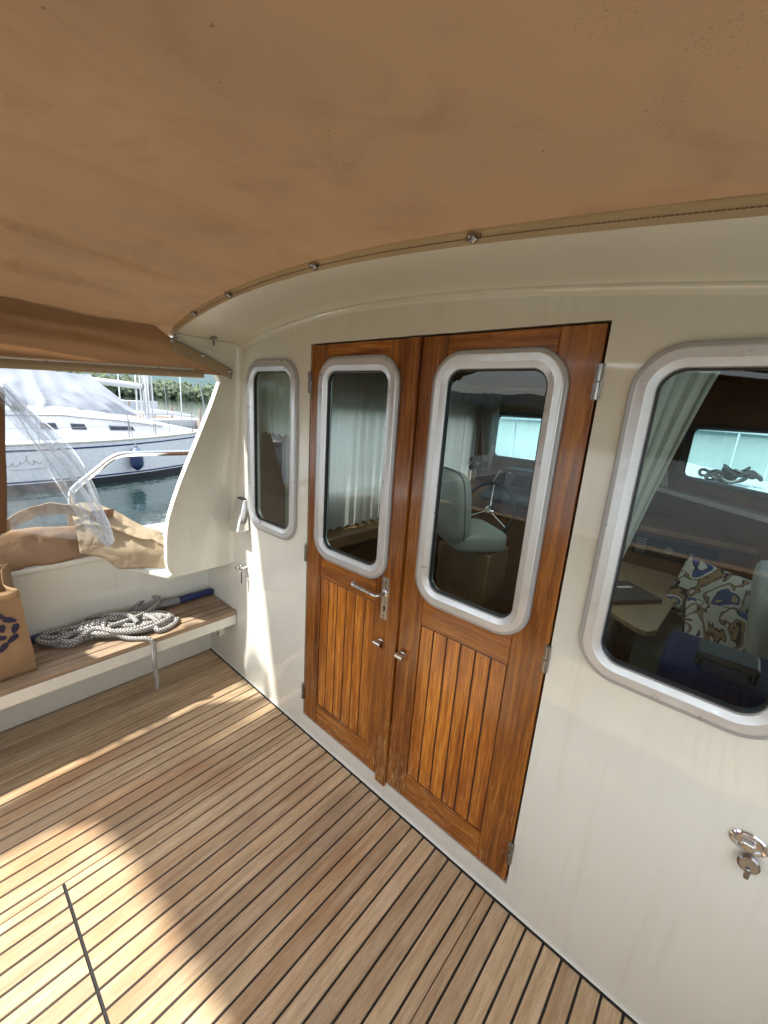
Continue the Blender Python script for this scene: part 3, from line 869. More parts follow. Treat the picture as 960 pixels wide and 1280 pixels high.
# aft flap hanging from the roof edge
aft = thing('aft_valance', 'tan canvas valance hanging from the aft edge of the canopy', 'valance', (-.3, RA, 1.8))
mb = MB(); mb.grid(lambda u, v: (-1.02 + 1.6 * u, RA - .01 - .015 * math.sin(u * 20) * (1 - v) + .02 * nz(u * 9, v * 3), 1.42 + (zs(-1.02 + 1.6 * u) + .02 - 1.42) * v), 40, 10)
o = mb.build('valance_panel', M['canvas_side'], aft, smooth=180); s_ = o.modifiers.new('thick', 'SOLIDIFY'); s_.thickness = .003
MB().tube([(-1.03, RA - .01, 0.02), (-1.03, RA - .01, zs(-1.03) + .015)], .014, 10).build('support_pole', M['chrome'], aft)
# edge strip on the lip
mb = MB()
def strip(u, v):
    x = -1.962 + 2.56 * u
    z = zs(x) - .006 + .036 * v
    return (x, OY - .0035 - .006 * math.sin(math.pi * v) - .004 * v + .0015 * nz(x * 14, v * 2), z)
mb.grid(strip, 160, 6)
st = mb.build('edge_strip', M['strip'], can, smooth=180)
mb = MB(); xx = -1.95
while xx < .58:
    z = zs(xx + .004) + .0035
    mb.box(xx, xx + .0058, OY - .0105, OY - .0082, z - .0005, z + .0005); xx += .0078
mb.build('stitching', M['thread'], st, smooth=0)
def snap(x, y, z, parent, axis='y'):
    mb = MB()
    rot = Matrix.Rotation(R(90), 4, 'X') if axis == 'y' else Matrix.Rotation(R(90), 4, 'Y')
    m4 = Matrix.Translation((x, y, z)) @ rot
    mb.lathe([(.010, -.002), (.0105, .003), (.007, .006), (.005, .010), (.0075, .013), (.006, .018), (.002, .020)], m4, 16)
    if axis == 'y': mb.box(x - .016, x + .016, y - .006, y, z - .004, z + .004)
    mb.build('snap_stud', M['dsteel'], parent)
for x in (-.487, -.976, -1.435, -1.70): snap(x, OY - .010, zs(x) + .004, can)
for y, z in ((-.322, 1.829), (-.310, 1.846), (-.186, 1.786), (-.057, 1.731)): snap(wx(z) + .010, y, z, can, 'x')

# ------------------------------------------------------------------ side curtain
sc_ = thing('side_curtain', 'brown canvas side curtain with pale hem hanging under the canopy edge', 'curtain', (-1.96, -1.0, 1.7))
def hemz(y): return lerp_tab([(-3.2, 1.60), (-.9, 1.668), (-.55, 1.686), (-.06, 1.712)], y)
def topz(y):
    if y > -.325: return lerp_tab([(-.325, 1.838), (-.186, 1.795), (-.045, 1.741)], y)
    return 1.838 + min(.045, (-.325 - y) * .6)
def curt(u, v):
    y = -.045 - 1.88 * u
    zt_ = topz(y); zb_ = hemz(y)
    z = zb_ + (zt_ - zb_) * v
    t = min(1, max(0, (-y - .30) / .3))
    x = wx(z) + .0055 * (1 - t) + t * (-.012 - .012 * math.sin(math.pi * v))
    x += t * (.030 * math.sin(v * 9 + y * 3.2) * math.exp(-((v - .45) / .35) ** 2) + .016 * nz(y * 2.2, z * 13)) + .014 * nz(y * 3.1 + 7, z * 26) * t + .016 * t * (1 - abs(nz(y * 1.9 + 3, z * 17 + y * 2)) * 3) * (.4 + .6 * nz(y * 4, z)) + .003 * nz(y * 20, z * 9) * t
    x += .004 * (1 - t) * max(0, nz(y * 9, z * 12))
    return (x, y, z)
mb = MB(); mb.grid(curt, 150, 26)
cpan = mb.build('curtain_panel', M['canvas_side'], sc_, smooth=180)
mb = MB()
mb.tube([curt(i / 40, 0.0) for i in range(3, 41)], .0135, 8, sq=1.3, up=(0, 0, 1))
mb.build('hem', M['strip'], sc_)
mb = MB()
mb.tube([Vector(curt(i / 40, 0.0)) + Vector((.010, 0, .018)) for i in range(4, 41)], .0045, 8)
mb.build('hem_track', M['alu'], sc_)
mb = MB()
def diagband(u, v):
    y = -.322 + .275 * u
    zt_ = topz(y); z = zt_ - (.052 - .006 * u) * v - .0005
    return (wx(z) + .0095 + .002 * math.sin(math.pi * v) + .0025 * nz(y * 18, z * 20), y, z)
mb.grid(diagband, 30, 6)
o = mb.build('edge_band', M['strip'], sc_, smooth=180); s_ = o.modifiers.new('thick', 'SOLIDIFY'); s_.thickness = .0022; s_.offset = 1
# hanging aft piece: brown canvas band and the clear vinyl half unzipped
def band(u, v):
    y = -.866 - 2.2 * u * u - .052 * (1 - v)
    zt_ = 1.70 - .125 * math.exp(-(u / .18) ** 2); zb_ = 1.03 + .17 * min(1, max(0, u - .25) * 2.5); z = zb_ + (zt_ - zb_) * v
    return (-2.035 + .03 * min(1, u * 2) * v - .10 * (1 - v) + .010 * math.sin(u * 9 + v * 3), y, z)
mb = MB(); mb.grid(band, 40, 24); bd = mb.build('hanging_band', M['canvas_dark'], sc_)
s_ = bd.modifiers.new('thick', 'SOLIDIFY'); s_.thickness = .006
D0 = Vector((-2.02, -.88, 1.585)); D1 = Vector((-2.150, -.565, .900))
def diag(t): 
    p = D0.lerp(D1, t); p.x += -.02 * math.sin(math.pi * t); p.y += .03 * math.sin(math.pi * t); return p
def vin(u, v):
    a = diag(v); b = Vector((-2.05 - .09 * v, -.90, 1.56 - .53 * v))
    p = a.lerp(b, u)
    p.x += .018 * math.sin(u * 6 + v * 4) * (1 - abs(2 * u - 1)) + .006 * nz(p.y * 9, p.z * 9)
    return p
mb = MB(); mb.grid(vin, 24, 40); mb.build('vinyl_window', M['vinyl'], sc_, smooth=180)
def fold(u, v):
    c = diag(v); w = .012 + .046 * math.sin(math.pi * min(1, v * .85 + .06)) * (1 + .35 * math.sin(6 * math.pi * u + v * 9) * .5)
    a = 2 * math.pi * u
    q = Vector((.018 * math.cos(a), w * math.sin(a) * .9, w * math.sin(a) * .42))
    p = c + q
    p.x += .012 * nz(p.y * 16, p.z * 8); p.y += .010 * nz(p.z * 7, p.x * 20)
    return p
mb = MB(); mb.grid(fold, 14, 44, cu=True); mb.build('folded_vinyl', M['vinyl_roll'], sc_, smooth=180)
for off, rr in ((.035, .0035), (-.030, .0035), (.006, .005)):  # pale edge bands that also stand in for the fold's bright streaks
    MB().tube([diag(t / 40) + Vector((.014 + .008 * math.sin(t * .4), off * math.sin(math.pi * min(1, t / 40 * .85 + .06)) + .006 * nz(t * .2, off * 50), off * .45)) for t in range(41)], rr, 8, sq=2.2).build('edge_streak', M['vinyl_edge'], sc_)

# ------------------------------------------------------------------ bunched canvas on the cap
bun = thing('bunched_canvas', 'bunched khaki canvas sheet lying folded on the bulwark cap', 'canvas sheet', (-2.35, -.7, .81))
def flat(u, v):     # long low roll along the cap
    y = -.50 - .95 * u
    a = math.pi * 1.25 * v - .35
    hgt = lerp_tab([(-1.5, .04), (-1.15, .06), (-1.0, .145), (-.95, .150), (-.75, .135), (-.6, .125), (-.5, .06)], y) + .010 * nz(y * 5, 1)
    x = -2.335 + .055 * math.cos(a) - .02; z = .808 + max(-.004, hgt * math.sin(a) * 1.05 + .01)
    x += .010 * nz(y * 8, v * 3, 2) + .012 * math.sin(a * 2 + y * 4); z += .006 * nz(y * 9, v * 4, 5)
    q = (1 - abs(nz(y * 3.5 + z * 5, z * 16, 4)) * 2.2) ** 3
    x -= .016 * q; z += .004 * q
    return (x, y, z)
mb = MB(); mb.grid(flat, 60, 22)
o = mb.build('low_roll', M['canvas_side'], bun, smooth=180); s_ = o.modifiers.new('thick', 'SOLIDIFY'); s_.thickness = .003
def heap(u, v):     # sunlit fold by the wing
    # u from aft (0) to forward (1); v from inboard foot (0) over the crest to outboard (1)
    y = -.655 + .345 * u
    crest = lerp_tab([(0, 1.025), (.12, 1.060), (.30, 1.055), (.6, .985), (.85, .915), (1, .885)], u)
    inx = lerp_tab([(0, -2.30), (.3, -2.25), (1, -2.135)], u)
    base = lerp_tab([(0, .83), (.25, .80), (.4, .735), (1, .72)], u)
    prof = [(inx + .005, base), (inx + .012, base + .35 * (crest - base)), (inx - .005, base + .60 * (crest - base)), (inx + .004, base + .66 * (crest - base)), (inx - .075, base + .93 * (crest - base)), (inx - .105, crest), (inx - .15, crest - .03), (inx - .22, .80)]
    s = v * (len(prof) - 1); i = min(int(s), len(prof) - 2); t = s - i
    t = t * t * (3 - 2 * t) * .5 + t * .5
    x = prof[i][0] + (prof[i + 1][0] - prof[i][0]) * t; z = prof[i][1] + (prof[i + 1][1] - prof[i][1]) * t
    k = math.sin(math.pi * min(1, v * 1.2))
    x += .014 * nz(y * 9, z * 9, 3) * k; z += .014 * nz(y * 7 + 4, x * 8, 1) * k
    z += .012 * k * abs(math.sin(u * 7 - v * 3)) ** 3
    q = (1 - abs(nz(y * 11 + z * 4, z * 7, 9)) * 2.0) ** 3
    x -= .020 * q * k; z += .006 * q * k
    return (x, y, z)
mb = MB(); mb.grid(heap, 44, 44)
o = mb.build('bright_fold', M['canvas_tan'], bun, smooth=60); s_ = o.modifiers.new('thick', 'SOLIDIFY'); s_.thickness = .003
def arch(u, v):     # loop of cloth standing above the cap, water showing beneath it
    t = u
    p = Vector((-2.30 - .06 * math.sin(math.pi * t), -.98 + .40 * t, .93 + .125 * math.sin(math.pi * min(1, t * .78 + .02)) ** .9))
    w = .016 + .026 * math.sin(math.pi * t) + .006 * math.sin(t * 9)
    a = (v - .5)
    p.z += a * w * 1.5; p.x += .03 * a * a * 4 * .5 + .012 * nz(t * 6, v * 2)
    p.z += .006 * nz(t * 9, v * 3, 4)
    return p
mb = MB(); mb.grid(arch, 50, 10)
o = mb.build('standing_loop', M['canvas_tan'], bun, smooth=180); s_ = o.modifiers.new('thick', 'SOLIDIFY'); s_.thickness = .004
mb = MB()
def dark(u, v):
    y = -.60 + .10 * v + .01 * math.sin(u * 6); 
    return (-2.265 - .03 * math.sin(math.pi * u) + .012 * nz(u * 5, v * 5), y + .035 * (1 - u), .84 + .20 * u)
mb.grid(dark, 16, 10); o = mb.build('inner_fold', M['canvas_side'], bun, smooth=180); s_ = o.modifiers.new('thick', 'SOLIDIFY'); s_.thickness = .003

# ------------------------------------------------------------------ stainless rail outside
rail = thing('hand_rail', 'bent stainless steel hand rail rising outside the bulwark', 'rail', (-2.56, -.6, .8))
pts = [(-2.55, -.615, .78), (-2.55, -.615, 1.00), (-2.55, -.608, 1.075), (-2.55, -.580, 1.115), (-2.55, -.50, 1.18), (-2.55, -.43, 1.238), (-2.55, -.385, 1.262), (-2.55, -.32, 1.270), (-2.55, -.1, 1.268), (-2.55, .6, 1.262), (-2.55, 2.4, 1.25)]
MB().tube(smoothpath(pts, 6), .0165, 14).build('tube', M['chrome'], rail)
MB().lathe([(.035, 0), (.033, .006), (.02, .012)], Matrix.Translation((-2.55, -.615, .812)), 20).build('foot', M['chrome'], rail)

# ------------------------------------------------------------------ saloon interior (seen through the glass)
sal = thing('saloon', 'dark wood lined saloon interior behind the cabin windows', 'saloon', (-.8, 1.4, 0))
MB().box(-2.15, .62, .05, 3.0, -.14, -.10).build('floor', M['wood'], sal)
mb = MB()
# port side with a window opening (z 1.12..1.62, y .45..2.35)
mb.poly([[(.05, -.1), (3.0, -.1), (3.0, 1.93), (.05, 1.93)], rrect(.50, 2.38, 1.06, 1.60, .08, 5)], lambda u, v, w: (-2.03 + w, u, v), 0, -.04)
mb.build('port_side', M['wood'], sal, smooth=0)
mb = MB(); mb.poly([[(.05, -.1), (3.0, -.1), (3.0, 1.93), (.05, 1.93)], rrect(.6, 2.2, 1.1, 1.6, .08, 5)], lambda u, v, w: (.585 + w, u, v), 0, .03)
mb.build('starboard_side', M['wood'], sal, smooth=0)
# front bulkhead with windscreen opening
mb = MB()
mb.poly([[(-2.03, -.1), (-.45, -.1), (-.45, 1.93), (-2.03, 1.93)], rrect(-1.84, -.60, 1.225, 1.645, .06, 5)], lambda u, v, w: (u, 2.60 + w, v), 0, .05)
mb.build('windscreen_bulkhead', M['wood'], sal, smooth=0)
# angled starboard pane
a0 = Vector((-.45, 2.62, 0)); a1 = Vector((.60, 1.42, 0)); dv = (a1 - a0); ln = dv.length; dv.normalize(); nvv = Vector((dv.y, -dv.x, 0))
def ang(u, v, w): 
    p = a0 + dv * u + nvv * w; return (p.x, p.y, v)
mb = MB(); mb.poly([[(0, -.1), (ln, -.1), (ln, 1.93), (0, 1.93)], rrect(.20, ln - .14, 1.275, 1.640, .06, 5)], ang, 0, -.05)
mb.build('angled_bulkhead', M['wood'], sal, smooth=0)
mb = MB()
for t0, t1, h in ((0, .03, .012),):
    ls = []
    for t, h in ((-.012, 0), (-.008, .018), (.012, .022), (.022, .006), (.024, -.03)):
        ls.append([ang(x, z, h) for x, z in rrect(.20 + t, ln - .14 - t, 1.275 + t, 1.640 - t, .06 - t * .8, 6)])
    mb.loops(ls)
    ls = []
    for t, h in ((-.012, 0), (-.008, .018), (.012, .022), (.022, .006), (.024, -.03)):
        ls.append([(x, 2.60 - h, z) for x, z in rrect(-1.84 + t, -.60 - t, 1.225 + t, 1.645 - t, .06 - t * .8, 6)])
    mb.loops(ls)
mb.build('windscreen_frame', M['dash'], sal, smooth=40)
mb = MB(); mb.poly([rrect(-1.83, -.61, 1.235, 1.635, .05, 5)], lambda u, v, w: (u, 2.62, v), 0, 0, back=False, side=False)
mb.poly([rrect(.21, ln - .15, 1.285, 1.630, .05, 5)], lambda u, v, w: ang(u, v, -.02), 0, 0, back=False, side=False)
mb.build('windscreen_pane', M['pane_clear'], sal, smooth=0)
mb = MB(); mb.poly([[(-2.03, .05), (.59, .05), (.59, 3.0), (-2.03, 3.0)], rrect(-1.25, -.15, .30, 1.20, .06, 5)], lambda u, v, w: (u, v, 1.925), 0, 0, back=False, side=False)  # ceiling opening below the added skylight
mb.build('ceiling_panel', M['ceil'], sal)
MB().box(-2.02, -1.96, .06, 2.59, 1.855, 1.875).box(-1.96, -.45, 2.55, 2.59, 1.855, 1.875).build('curtain_rail', M['gel_int'], sal)
MB().box(-2.02, -1.60, 2.30, 2.59, -.09, .985).box(-2.02, -1.85, .06, 2.30, .70, .78).build('side_ledge', M['wood_md'], sal, bevel=.006)
mb = MB(); mb.obox(Matrix.Translation(a0 + dv * (ln / 2) + nvv * .07 + Vector((0, 0, 1.185))) @ Matrix.Rotation(math.atan2(dv.y, dv.x), 4, 'Z'), ln - .1, .13, .03)
mb.build('window_sill', M['gel_int'], sal, bevel=.005)

# port curtains on the side window, backlit
def pleat(p0, p1, zt, zb, amp, npl, name, label, mat, zfun=None, narrow=None, group=None, seed=0):
    p0 = Vector((p0[0], p0[1], 0)); p1 = Vector((p1[0], p1[1], 0)); d = p1 - p0; n = Vector((-d.y, d.x, 0)).normalized()
    mb = MB()
    def f(u, v):
        z = zt + (zb - zt) * v
        uu = u
        if narrow: uu = narrow(u, v)
        p = p0 + d * uu
        ph = u * npl * 2 * math.pi
        a = amp * (.55 + .45 * math.sin(u * 11 + seed)) * (math.sin(ph + .5 * math.sin(ph * .37 + seed)) + .25 * math.sin(2.3 * ph + v * 2 + seed))
        p = p + n * a * (.5 + .5 * min(1, v * 3))
        return (p.x, p.y, z + (.006 * math.sin(ph) if v > .98 else 0))
    mb.grid(f, int(npl * 14), 16)
    o = mb.build(name, mat, None, smooth=180, loc=(p0.x, p0.y, zb))
    tag(o, label, 'curtain', group)
    return o
pleat((-1.965, .30), (-1.965, 1.45), 1.853, .80, .016, 14, 'curtain', 'white pleated curtain hanging full behind the left door window', M['sheer'], seed=1)
pleat((-1.965, 1.60), (-1.965, 2.56), 1.853, .84, .018, 11, 'curtain', 'white pleated curtain along the side behind the helm seat', M['sheer'], seed=2)
pleat((-1.99, 2.50), (-1.775, 2.54), 1.853, 1.10, .018, 7, 'curtain', 'gathered sheer curtain at the corner of the windscreen', M['sheer2'], narrow=lambda u, v: .9 - (.9 - u) * (1 - .6 * v) , seed=3)
pleat((-.262, .115), (-.075, .115), 1.765, .93, .011, 6, 'curtain', 'grey white curtain swept aside inside the wide window', M['sheer'], narrow=lambda u, v: u * (1 - .95 * v ** .85) + .05, seed=4)
q0 = a0 + dv * .03 + nvv * .09; q1 = a0 + dv * .26 + nvv * .09
pleat((q0.x, q0.y), (q1.x, q1.y), 1.60, 1.205, .010, 9, 'curtain', 'small white curtain bunched at the angled windscreen corner', M['sheer'], narrow=lambda u, v: u * (.45 + .55 * v), seed=5)
pleat((-1.90, .075), (-1.44, .075), 1.80, 1.45, .012, 8, 'curtain', 'short white valance curtain inside the narrow window', M['sheer'], seed=6)

# helm
helm = thing('helm_console', 'grey helm console with gauge panels under the windscreen', 'console', (-1.25, 2.2, 0))
mb = MB()
mb.poly([[(2.02, -.09), (2.02, .93), (1.96, .95), (1.96, .98), (2.12, 1.00), (2.38, 1.17), (2.59, 1.185), (2.59, -.09)]], lambda u, v, w: (w, u, v), -1.595, -.62)
mb.build('console_body', [M['dash']], helm, smooth=0, bevel=.01)
MB().box(-1.59, -.62, 2.012, 2.019, -.08, .92).build('console_front', M['wood'], helm)
mb = MB()
sl = Vector((0, .26, .17)).normalized(); nn = Vector((0, -.17, .26)).normalized()
for i, xx in enumerate((-1.36, -1.17, -.98, -.80)):
    c = Vector((xx, 2.25, 1.085)) + nn * .006
    m4 = Matrix(((1, 0, 0, c.x), (0, sl.y, nn.y, c.y), (0, sl.z, nn.z, c.z), (0, 0, 0, 1)))
    g = MB().obox(m4, .16, .20, .012).build('gauge_panel', M['dash'], helm, smooth=0, bevel=.004)
    MB().obox(m4 @ Matrix.Translation((0, 0, .007)), .125, .15, .004).build('gauge_screen', M['screen'], g, smooth=0)
mb = MB(); c = Vector((-1.57, 2.33, 1.085))
m4 = Matrix.Translation(c) @ Matrix.Rotation(R(-20), 4, 'Z') @ Matrix.Rotation(R(60), 4, 'X')
g = MB().obox(m4, .15, .13, .02).build('small_display', M['gel_int'], helm, smooth=0, bevel=.006)
MB().obox(m4 @ Matrix.Translation((0, 0, .012)), .10, .085, .003).build('display_screen', M['leather'], g, smooth=0)
MB().tube([(-.92, 2.03, .985), (-.92, 1.99, 1.06)], .008, 8).tube([(-.86, 2.03, .985), (-.86, 1.99, 1.06)], .008, 8).box(-.95, -.83, 1.98, 2.06, .975, .992).build('throttle', M['chrome'], helm)
wheel = thing('steering_wheel', 'black rimmed helm steering wheel with chrome spokes', 'steering wheel', (-1.27, 1.62, .95))
wc = Vector((-1.31, 1.60, .945)); wm = Matrix.Translation(wc) @ Matrix.Rotation(R(72), 4, 'X')
MB().tube([wm @ Vector((.20 * math.cos(a), .20 * math.sin(a), 0)) for a in [2 * math.pi * k / 40 for k in range(41)]], .014, 8, caps=False).build('rim', M['black'], wheel)
mb = MB()
for a in (90, 210, 330): mb.tube([wm @ Vector((0, 0, -.03)), wm @ Vector((.195 * math.cos(R(a)), .195 * math.sin(R(a)), 0))], .008, 8)
mb.build('spokes', M['chrome'], wheel)
MB().lathe([(.035, -.05), (.035, -.02), (.02, -.005)], wm, 18).tube([wm @ Vector((0, 0, -.05)), wm @ Vector((0, 0, -.40))], .022, 10).build('hub', M['chrome'], wheel)
seat = thing('helm_chair', 'pale grey leather helm seat facing the steering wheel', 'seat', (-1.2, 1.05, 0))
def cushion(mb, m4, sx, sy, sz, pw=.35, nu=20, nv=14, pw2=None):
    def f(u, v):
        th = 2 * math.pi * u; ph = math.pi * (v - .5)
        def sp(c, e): return math.copysign(abs(c) ** e, c)
        if pw2:
            sq = sp(math.cos(ph), pw); k2 = .93 + .07 * abs(math.cos(2 * th)); px_, pz_ = sp(math.cos(th), pw2), sp(math.sin(th), pw2)
            pin = 1 - .07 * (math.cos(2 * th) ** 2)
            return m4 @ Vector((sx / 2 * sq * px_ * pin, sy / 2 * sp(math.sin(ph), .9), sz / 2 * sq * pz_ * pin))
        return m4 @ Vector((sx / 2 * sp(math.cos(ph), pw) * sp(math.cos(th), pw), sy / 2 * sp(math.cos(ph), pw) * sp(math.sin(th), pw), sz / 2 * sp(math.sin(ph), pw)))
    mb.grid(f, nu, nv, cu=True)
    return mb
rz = Matrix.Rotation(R(54), 4, 'Z')
cushion(MB(), Matrix.Translation((-1.20, 1.17, .865)) @ rz, .34, .42, .13).build('seat_cushion', M['leather'], seat, smooth=60)
MB().tube([Matrix.Translation((-1.295, 1.05, 1.055)) @ rz @ Matrix.Rotation(R(-6), 4, 'Y') @ Vector((-.0, .215 * math.copysign(abs(math.cos(a)) ** .45, math.cos(a)), .222 * math.copysign(abs(math.sin(a)) ** .45, math.sin(a)))) for a in [2 * math.pi * k / 60 for k in range(61)]], .006, 6, caps=False).build('piping', M['dash'], seat)
cushion(MB(), Matrix.Translation((-1.295, 1.05, 1.055)) @ rz @ Matrix.Rotation(R(-6), 4, 'Y'), .12, .44, .44, .45).build('backrest', M['leather'], seat, smooth=60)
MB().box(-1.36, -1.00, 1.06, 1.34, -.09, .80).build('pedestal', M['wood_md'], seat, bevel=.01)
flow = thing('flower_ornament', 'grey five petal flower ornament on a wavy stem by the windscreen', 'ornament', (-1.72, 2.35, 1.17))
mb = MB(); fc = Vector((-1.835, 2.35, 1.175))
toc = (Vector((0, -1.1, 1.6)) - fc).normalized(); e1 = toc.cross(Vector((0, 0, 1))).normalized(); e2 = e1.cross(toc)
for k in range(5):
    a = R(90 + 72 * k + 18)
    c = fc + e1 * (.052 * math.cos(a)) + e2 * (.052 * math.sin(a))
    rm = Matrix((( e1.x * math.cos(a) + e2.x * math.sin(a), -e1.x * math.sin(a) + e2.x * math.cos(a), toc.x, c.x), (e1.y * math.cos(a) + e2.y * math.sin(a), -e1.y * math.sin(a) + e2.y * math.cos(a), toc.y, c.y), (e1.z * math.cos(a) + e2.z * math.sin(a), -e1.z * math.sin(a) + e2.z * math.cos(a), toc.z, c.z), (0, 0, 0, 1)))
    cushion(mb, rm, .085, .06, .016, .8, 14, 8)
mb.build('petals', M['black'], flow)
cushion(MB(), Matrix.Translation(fc + toc * .012), .035, .035, .035, 1, 12, 8).build('flower_centre', M['leather'], flow)
MB().tube(smoothpath([fc, fc + Vector((-.01, 0, -.06)), fc + Vector((.012, 0, -.10)), fc + Vector((0, 0, -.14))], 5), .006, 8).build('stem', M['dash'], flow)

# right-hand dinette
tab = thing('saloon_table', 'pale wood saloon table with rounded corner behind the wide window', 'table', (-.4, 1.35, -.1))
tp = [(-.60, .78), (-.17, .80), (-.125, .84), (-.10, .92), (-.10, 1.78), (-.12, 1.83), (-.16, 1.85), (-.62, 1.86)]
tp = [(-.62, 1.10), (-.37, 1.00), (-.19, .88), (-.145, .875), (-.118, .92), (-.105, 1.2), (-.10, 1.72), (-.12, 1.80), (-.18, 1.83), (-.62, 1.84)]
mb = MB(); mb.poly([tp], lambda u, v, w: (u, v, w), .722, .75)
mb.build('table_top', M['wood_lt'], tab, smooth=0, bevel=.005)
MB().tube([(-.36, 1.4, -.1), (-.36, 1.4, .72)], .04, 16).build('pedestal_leg', M['alu'], tab)
lap = thing('laptop', 'closed brown laptop with a white sticker on the pale table', 'laptop', (-.30, 1.28, .752))
lm = Matrix.Translation((-.335, 1.21, .765)) @ Matrix.Rotation(R(52), 4, 'Z')
MB().obox(lm, .32, .23, .022).build('case', M['laptop'], lap, smooth=0, bevel=.005)
MB().obox(lm @ Matrix.Translation((.06, .03, .0122)), .085, .022, .002).build('sticker', M['paperw'], lap, smooth=0)
sett = thing('settee', 'grey cushioned settee around the saloon table', 'settee', (.1, 1.4, -.1))
cushion(MB(), Matrix.Translation((.16, 1.45, .545)), .74, 1.0, .16, .22).build('seat_cushion', M['settee'], sett, smooth=60)
cushion(MB(), Matrix.Translation((.255, .98, .80)) @ Matrix.Rotation(R(-8), 4, 'Y'), .17, .62, .62, .3).build('backrest', M['leather'], sett, smooth=60)
MB().box(-.21, .54, .96, 1.95, -.09, .46).build('base', M['wood'], sett)
def scatter(loc, rz_, rx, label, mat='print'):
    t = tag(cushion(MB(), Matrix.Translation(loc) @ Matrix.Rotation(R(rz_), 4, 'Z') @ Matrix.Rotation(R(rx), 4, 'X') @ Matrix.Rotation(R(8), 4, 'Y'), .33, .13, .33, .5, 40, 16, .28).build('scatter_cushion', M[mat], None, smooth=180, loc=loc), label, 'cushion', 'patterned scatter cushions')
    mp_ = Matrix.Translation(loc) @ Matrix.Rotation(R(rz_), 4, 'Z') @ Matrix.Rotation(R(rx), 4, 'X') @ Matrix.Rotation(R(8), 4, 'Y')
    def sq_(c): return math.copysign(abs(c) ** .28, c)
    MB().tube([mp_ @ Vector((.166 * sq_(math.cos(a)) * (1 - .07 * math.cos(2 * a) ** 2), 0, .166 * sq_(math.sin(a)) * (1 - .07 * math.cos(2 * a) ** 2))) for a in [2 * math.pi * k / 64 for k in range(65)]], .006, 6, caps=False).build('piping', M['black'], t)
    return t
scatter((.02, 1.42, .80), -14, -20, 'patterned scatter cushion leaning at the back by the table')
scatter((.105, 1.16, .70), 30, -34, 'patterned scatter cushion in front beside the settee back', 'print2')
side = thing('sideboard', 'low wood sideboard with dark radio panel behind the table', 'sideboard', (0, 2.1, 0))
mb = MB().box(-.60, .58, 1.90, 2.35, .96, .995)
mb.build('shelf', M['wood_md'], side, bevel=.004)
MB().box(-.60, .58, 1.95, 2.3, -.09, .958).build('cabinet', M['wood'], side)
rp = MB().box(-.42, .02, 1.938, 1.949, .80, .93).build('radio_panel', M['screen'], side, bevel=.003)
mb = MB()
for k in range(6): mb.box(-.40, -.345, 1.930, 1.938, .815 + .017 * k, .824 + .017 * k)
mb.build('vent_grille', M['greyp'], rp)
mb = MB(); mb.lathe([(.022, 0), (.020, .012)], Matrix.Translation((-.22, 1.938, .865)) @ Matrix.Rotation(R(90), 4, 'X'), 18)
mb.build('tuning_knob', M['greyp'], rp)
mb = MB(); mb.lathe([(.013, 0), (.012, .012)], Matrix.Translation((-.10, 1.938, .865)) @ Matrix.Rotation(R(90), 4, 'X'), 18)
mb.build('tuning_knob', M['greyp'], rp)
suit = thing('suitcase', 'navy blue suitcase with black handle standing inside the wide window', 'suitcase', (.08, .30, .3))
MB().box(-.055, .27, .17, .44, .30, .985).build('shell', M['suit'], suit, bevel=.03, seg=4)
MB().box(.02, .15, .20, .30, 1.012, 1.034).box(.02, .036, .22, .28, .98, 1.014).box(.134, .15, .22, .28, .98, 1.014).build('handle', M['black'], suit, bevel=.008)
MB().box(-.06, .275, .16, .172, .86, .875).build('zip', M['black'], suit)
plat = tag(MB().box(-.5, .58, .06, .90, -.10, .30).build('locker_base', M['settee'], None, bevel=.01), 'grey green upholstered locker under the suitcase', 'locker')

# foredeck seen through the windscreen
fdk = thing('foredeck', 'white yacht foredeck with pulpit rail beyond the windscreen', 'foredeck', (-.8, 4.5, 0))
def fd(u, v):
    y = 2.66 + 4.6 * u; hw = 1.75 * (1 - u ** 2.4) + .03
    return (-.85 + hw * (2 * v - 1), y, 1.08 + .07 * u - .05 * (2 * v - 1) ** 2)
MB().grid(fd, 24, 14).build('deck_plate', M['white_deck'], fdk, smooth=60)
mb = MB().grid(lambda u, v: (fd(u, 1)[0], fd(u, 1)[1], fd(u, 1)[2] - 1.9 * v), 24, 3)
mb.grid(lambda u, v: (fd(u, 0)[0], fd(u, 0)[1], fd(u, 0)[2] - 1.9 * v), 24, 3)
mb.build('topsides', M['white'], fdk, smooth=60)
mb = MB()
for s in (1, 0):
    line = [Vector(fd(.05 + .9 * k / 20, s)) + Vector(((-.08 if s else .08), 0, .55)) for k in range(21)]
    mb.tube(line, .0155, 10)
    for k in (0, 4, 7, 10, 13, 16, 20): mb.tube([line[k], line[k] - Vector((0, 0, .56))], .013, 8)
mb.build('pulpit_rail', M['white_deck'], fdk)
wl = thing('anchor_chain_pile', 'dark heap of chain and line on the foredeck', 'chain', (-.35, 4.6, 1.1))
mb = MB(); random.seed(3)
for k in range(9):
    c = Vector((-.06 + random.uniform(-.16, .16), 4.5 + random.uniform(-.15, .15), 1.13 + .014 * k))
    mb.tube([c + Vector((.10 * math.cos(a), .08 * math.sin(a), .03 * math.sin(2 * a + k))) for a in [2 * math.pi * j / 16 for j in range(17)]], .017, 6, caps=False)
mb.build('coil', M['black'], wl)

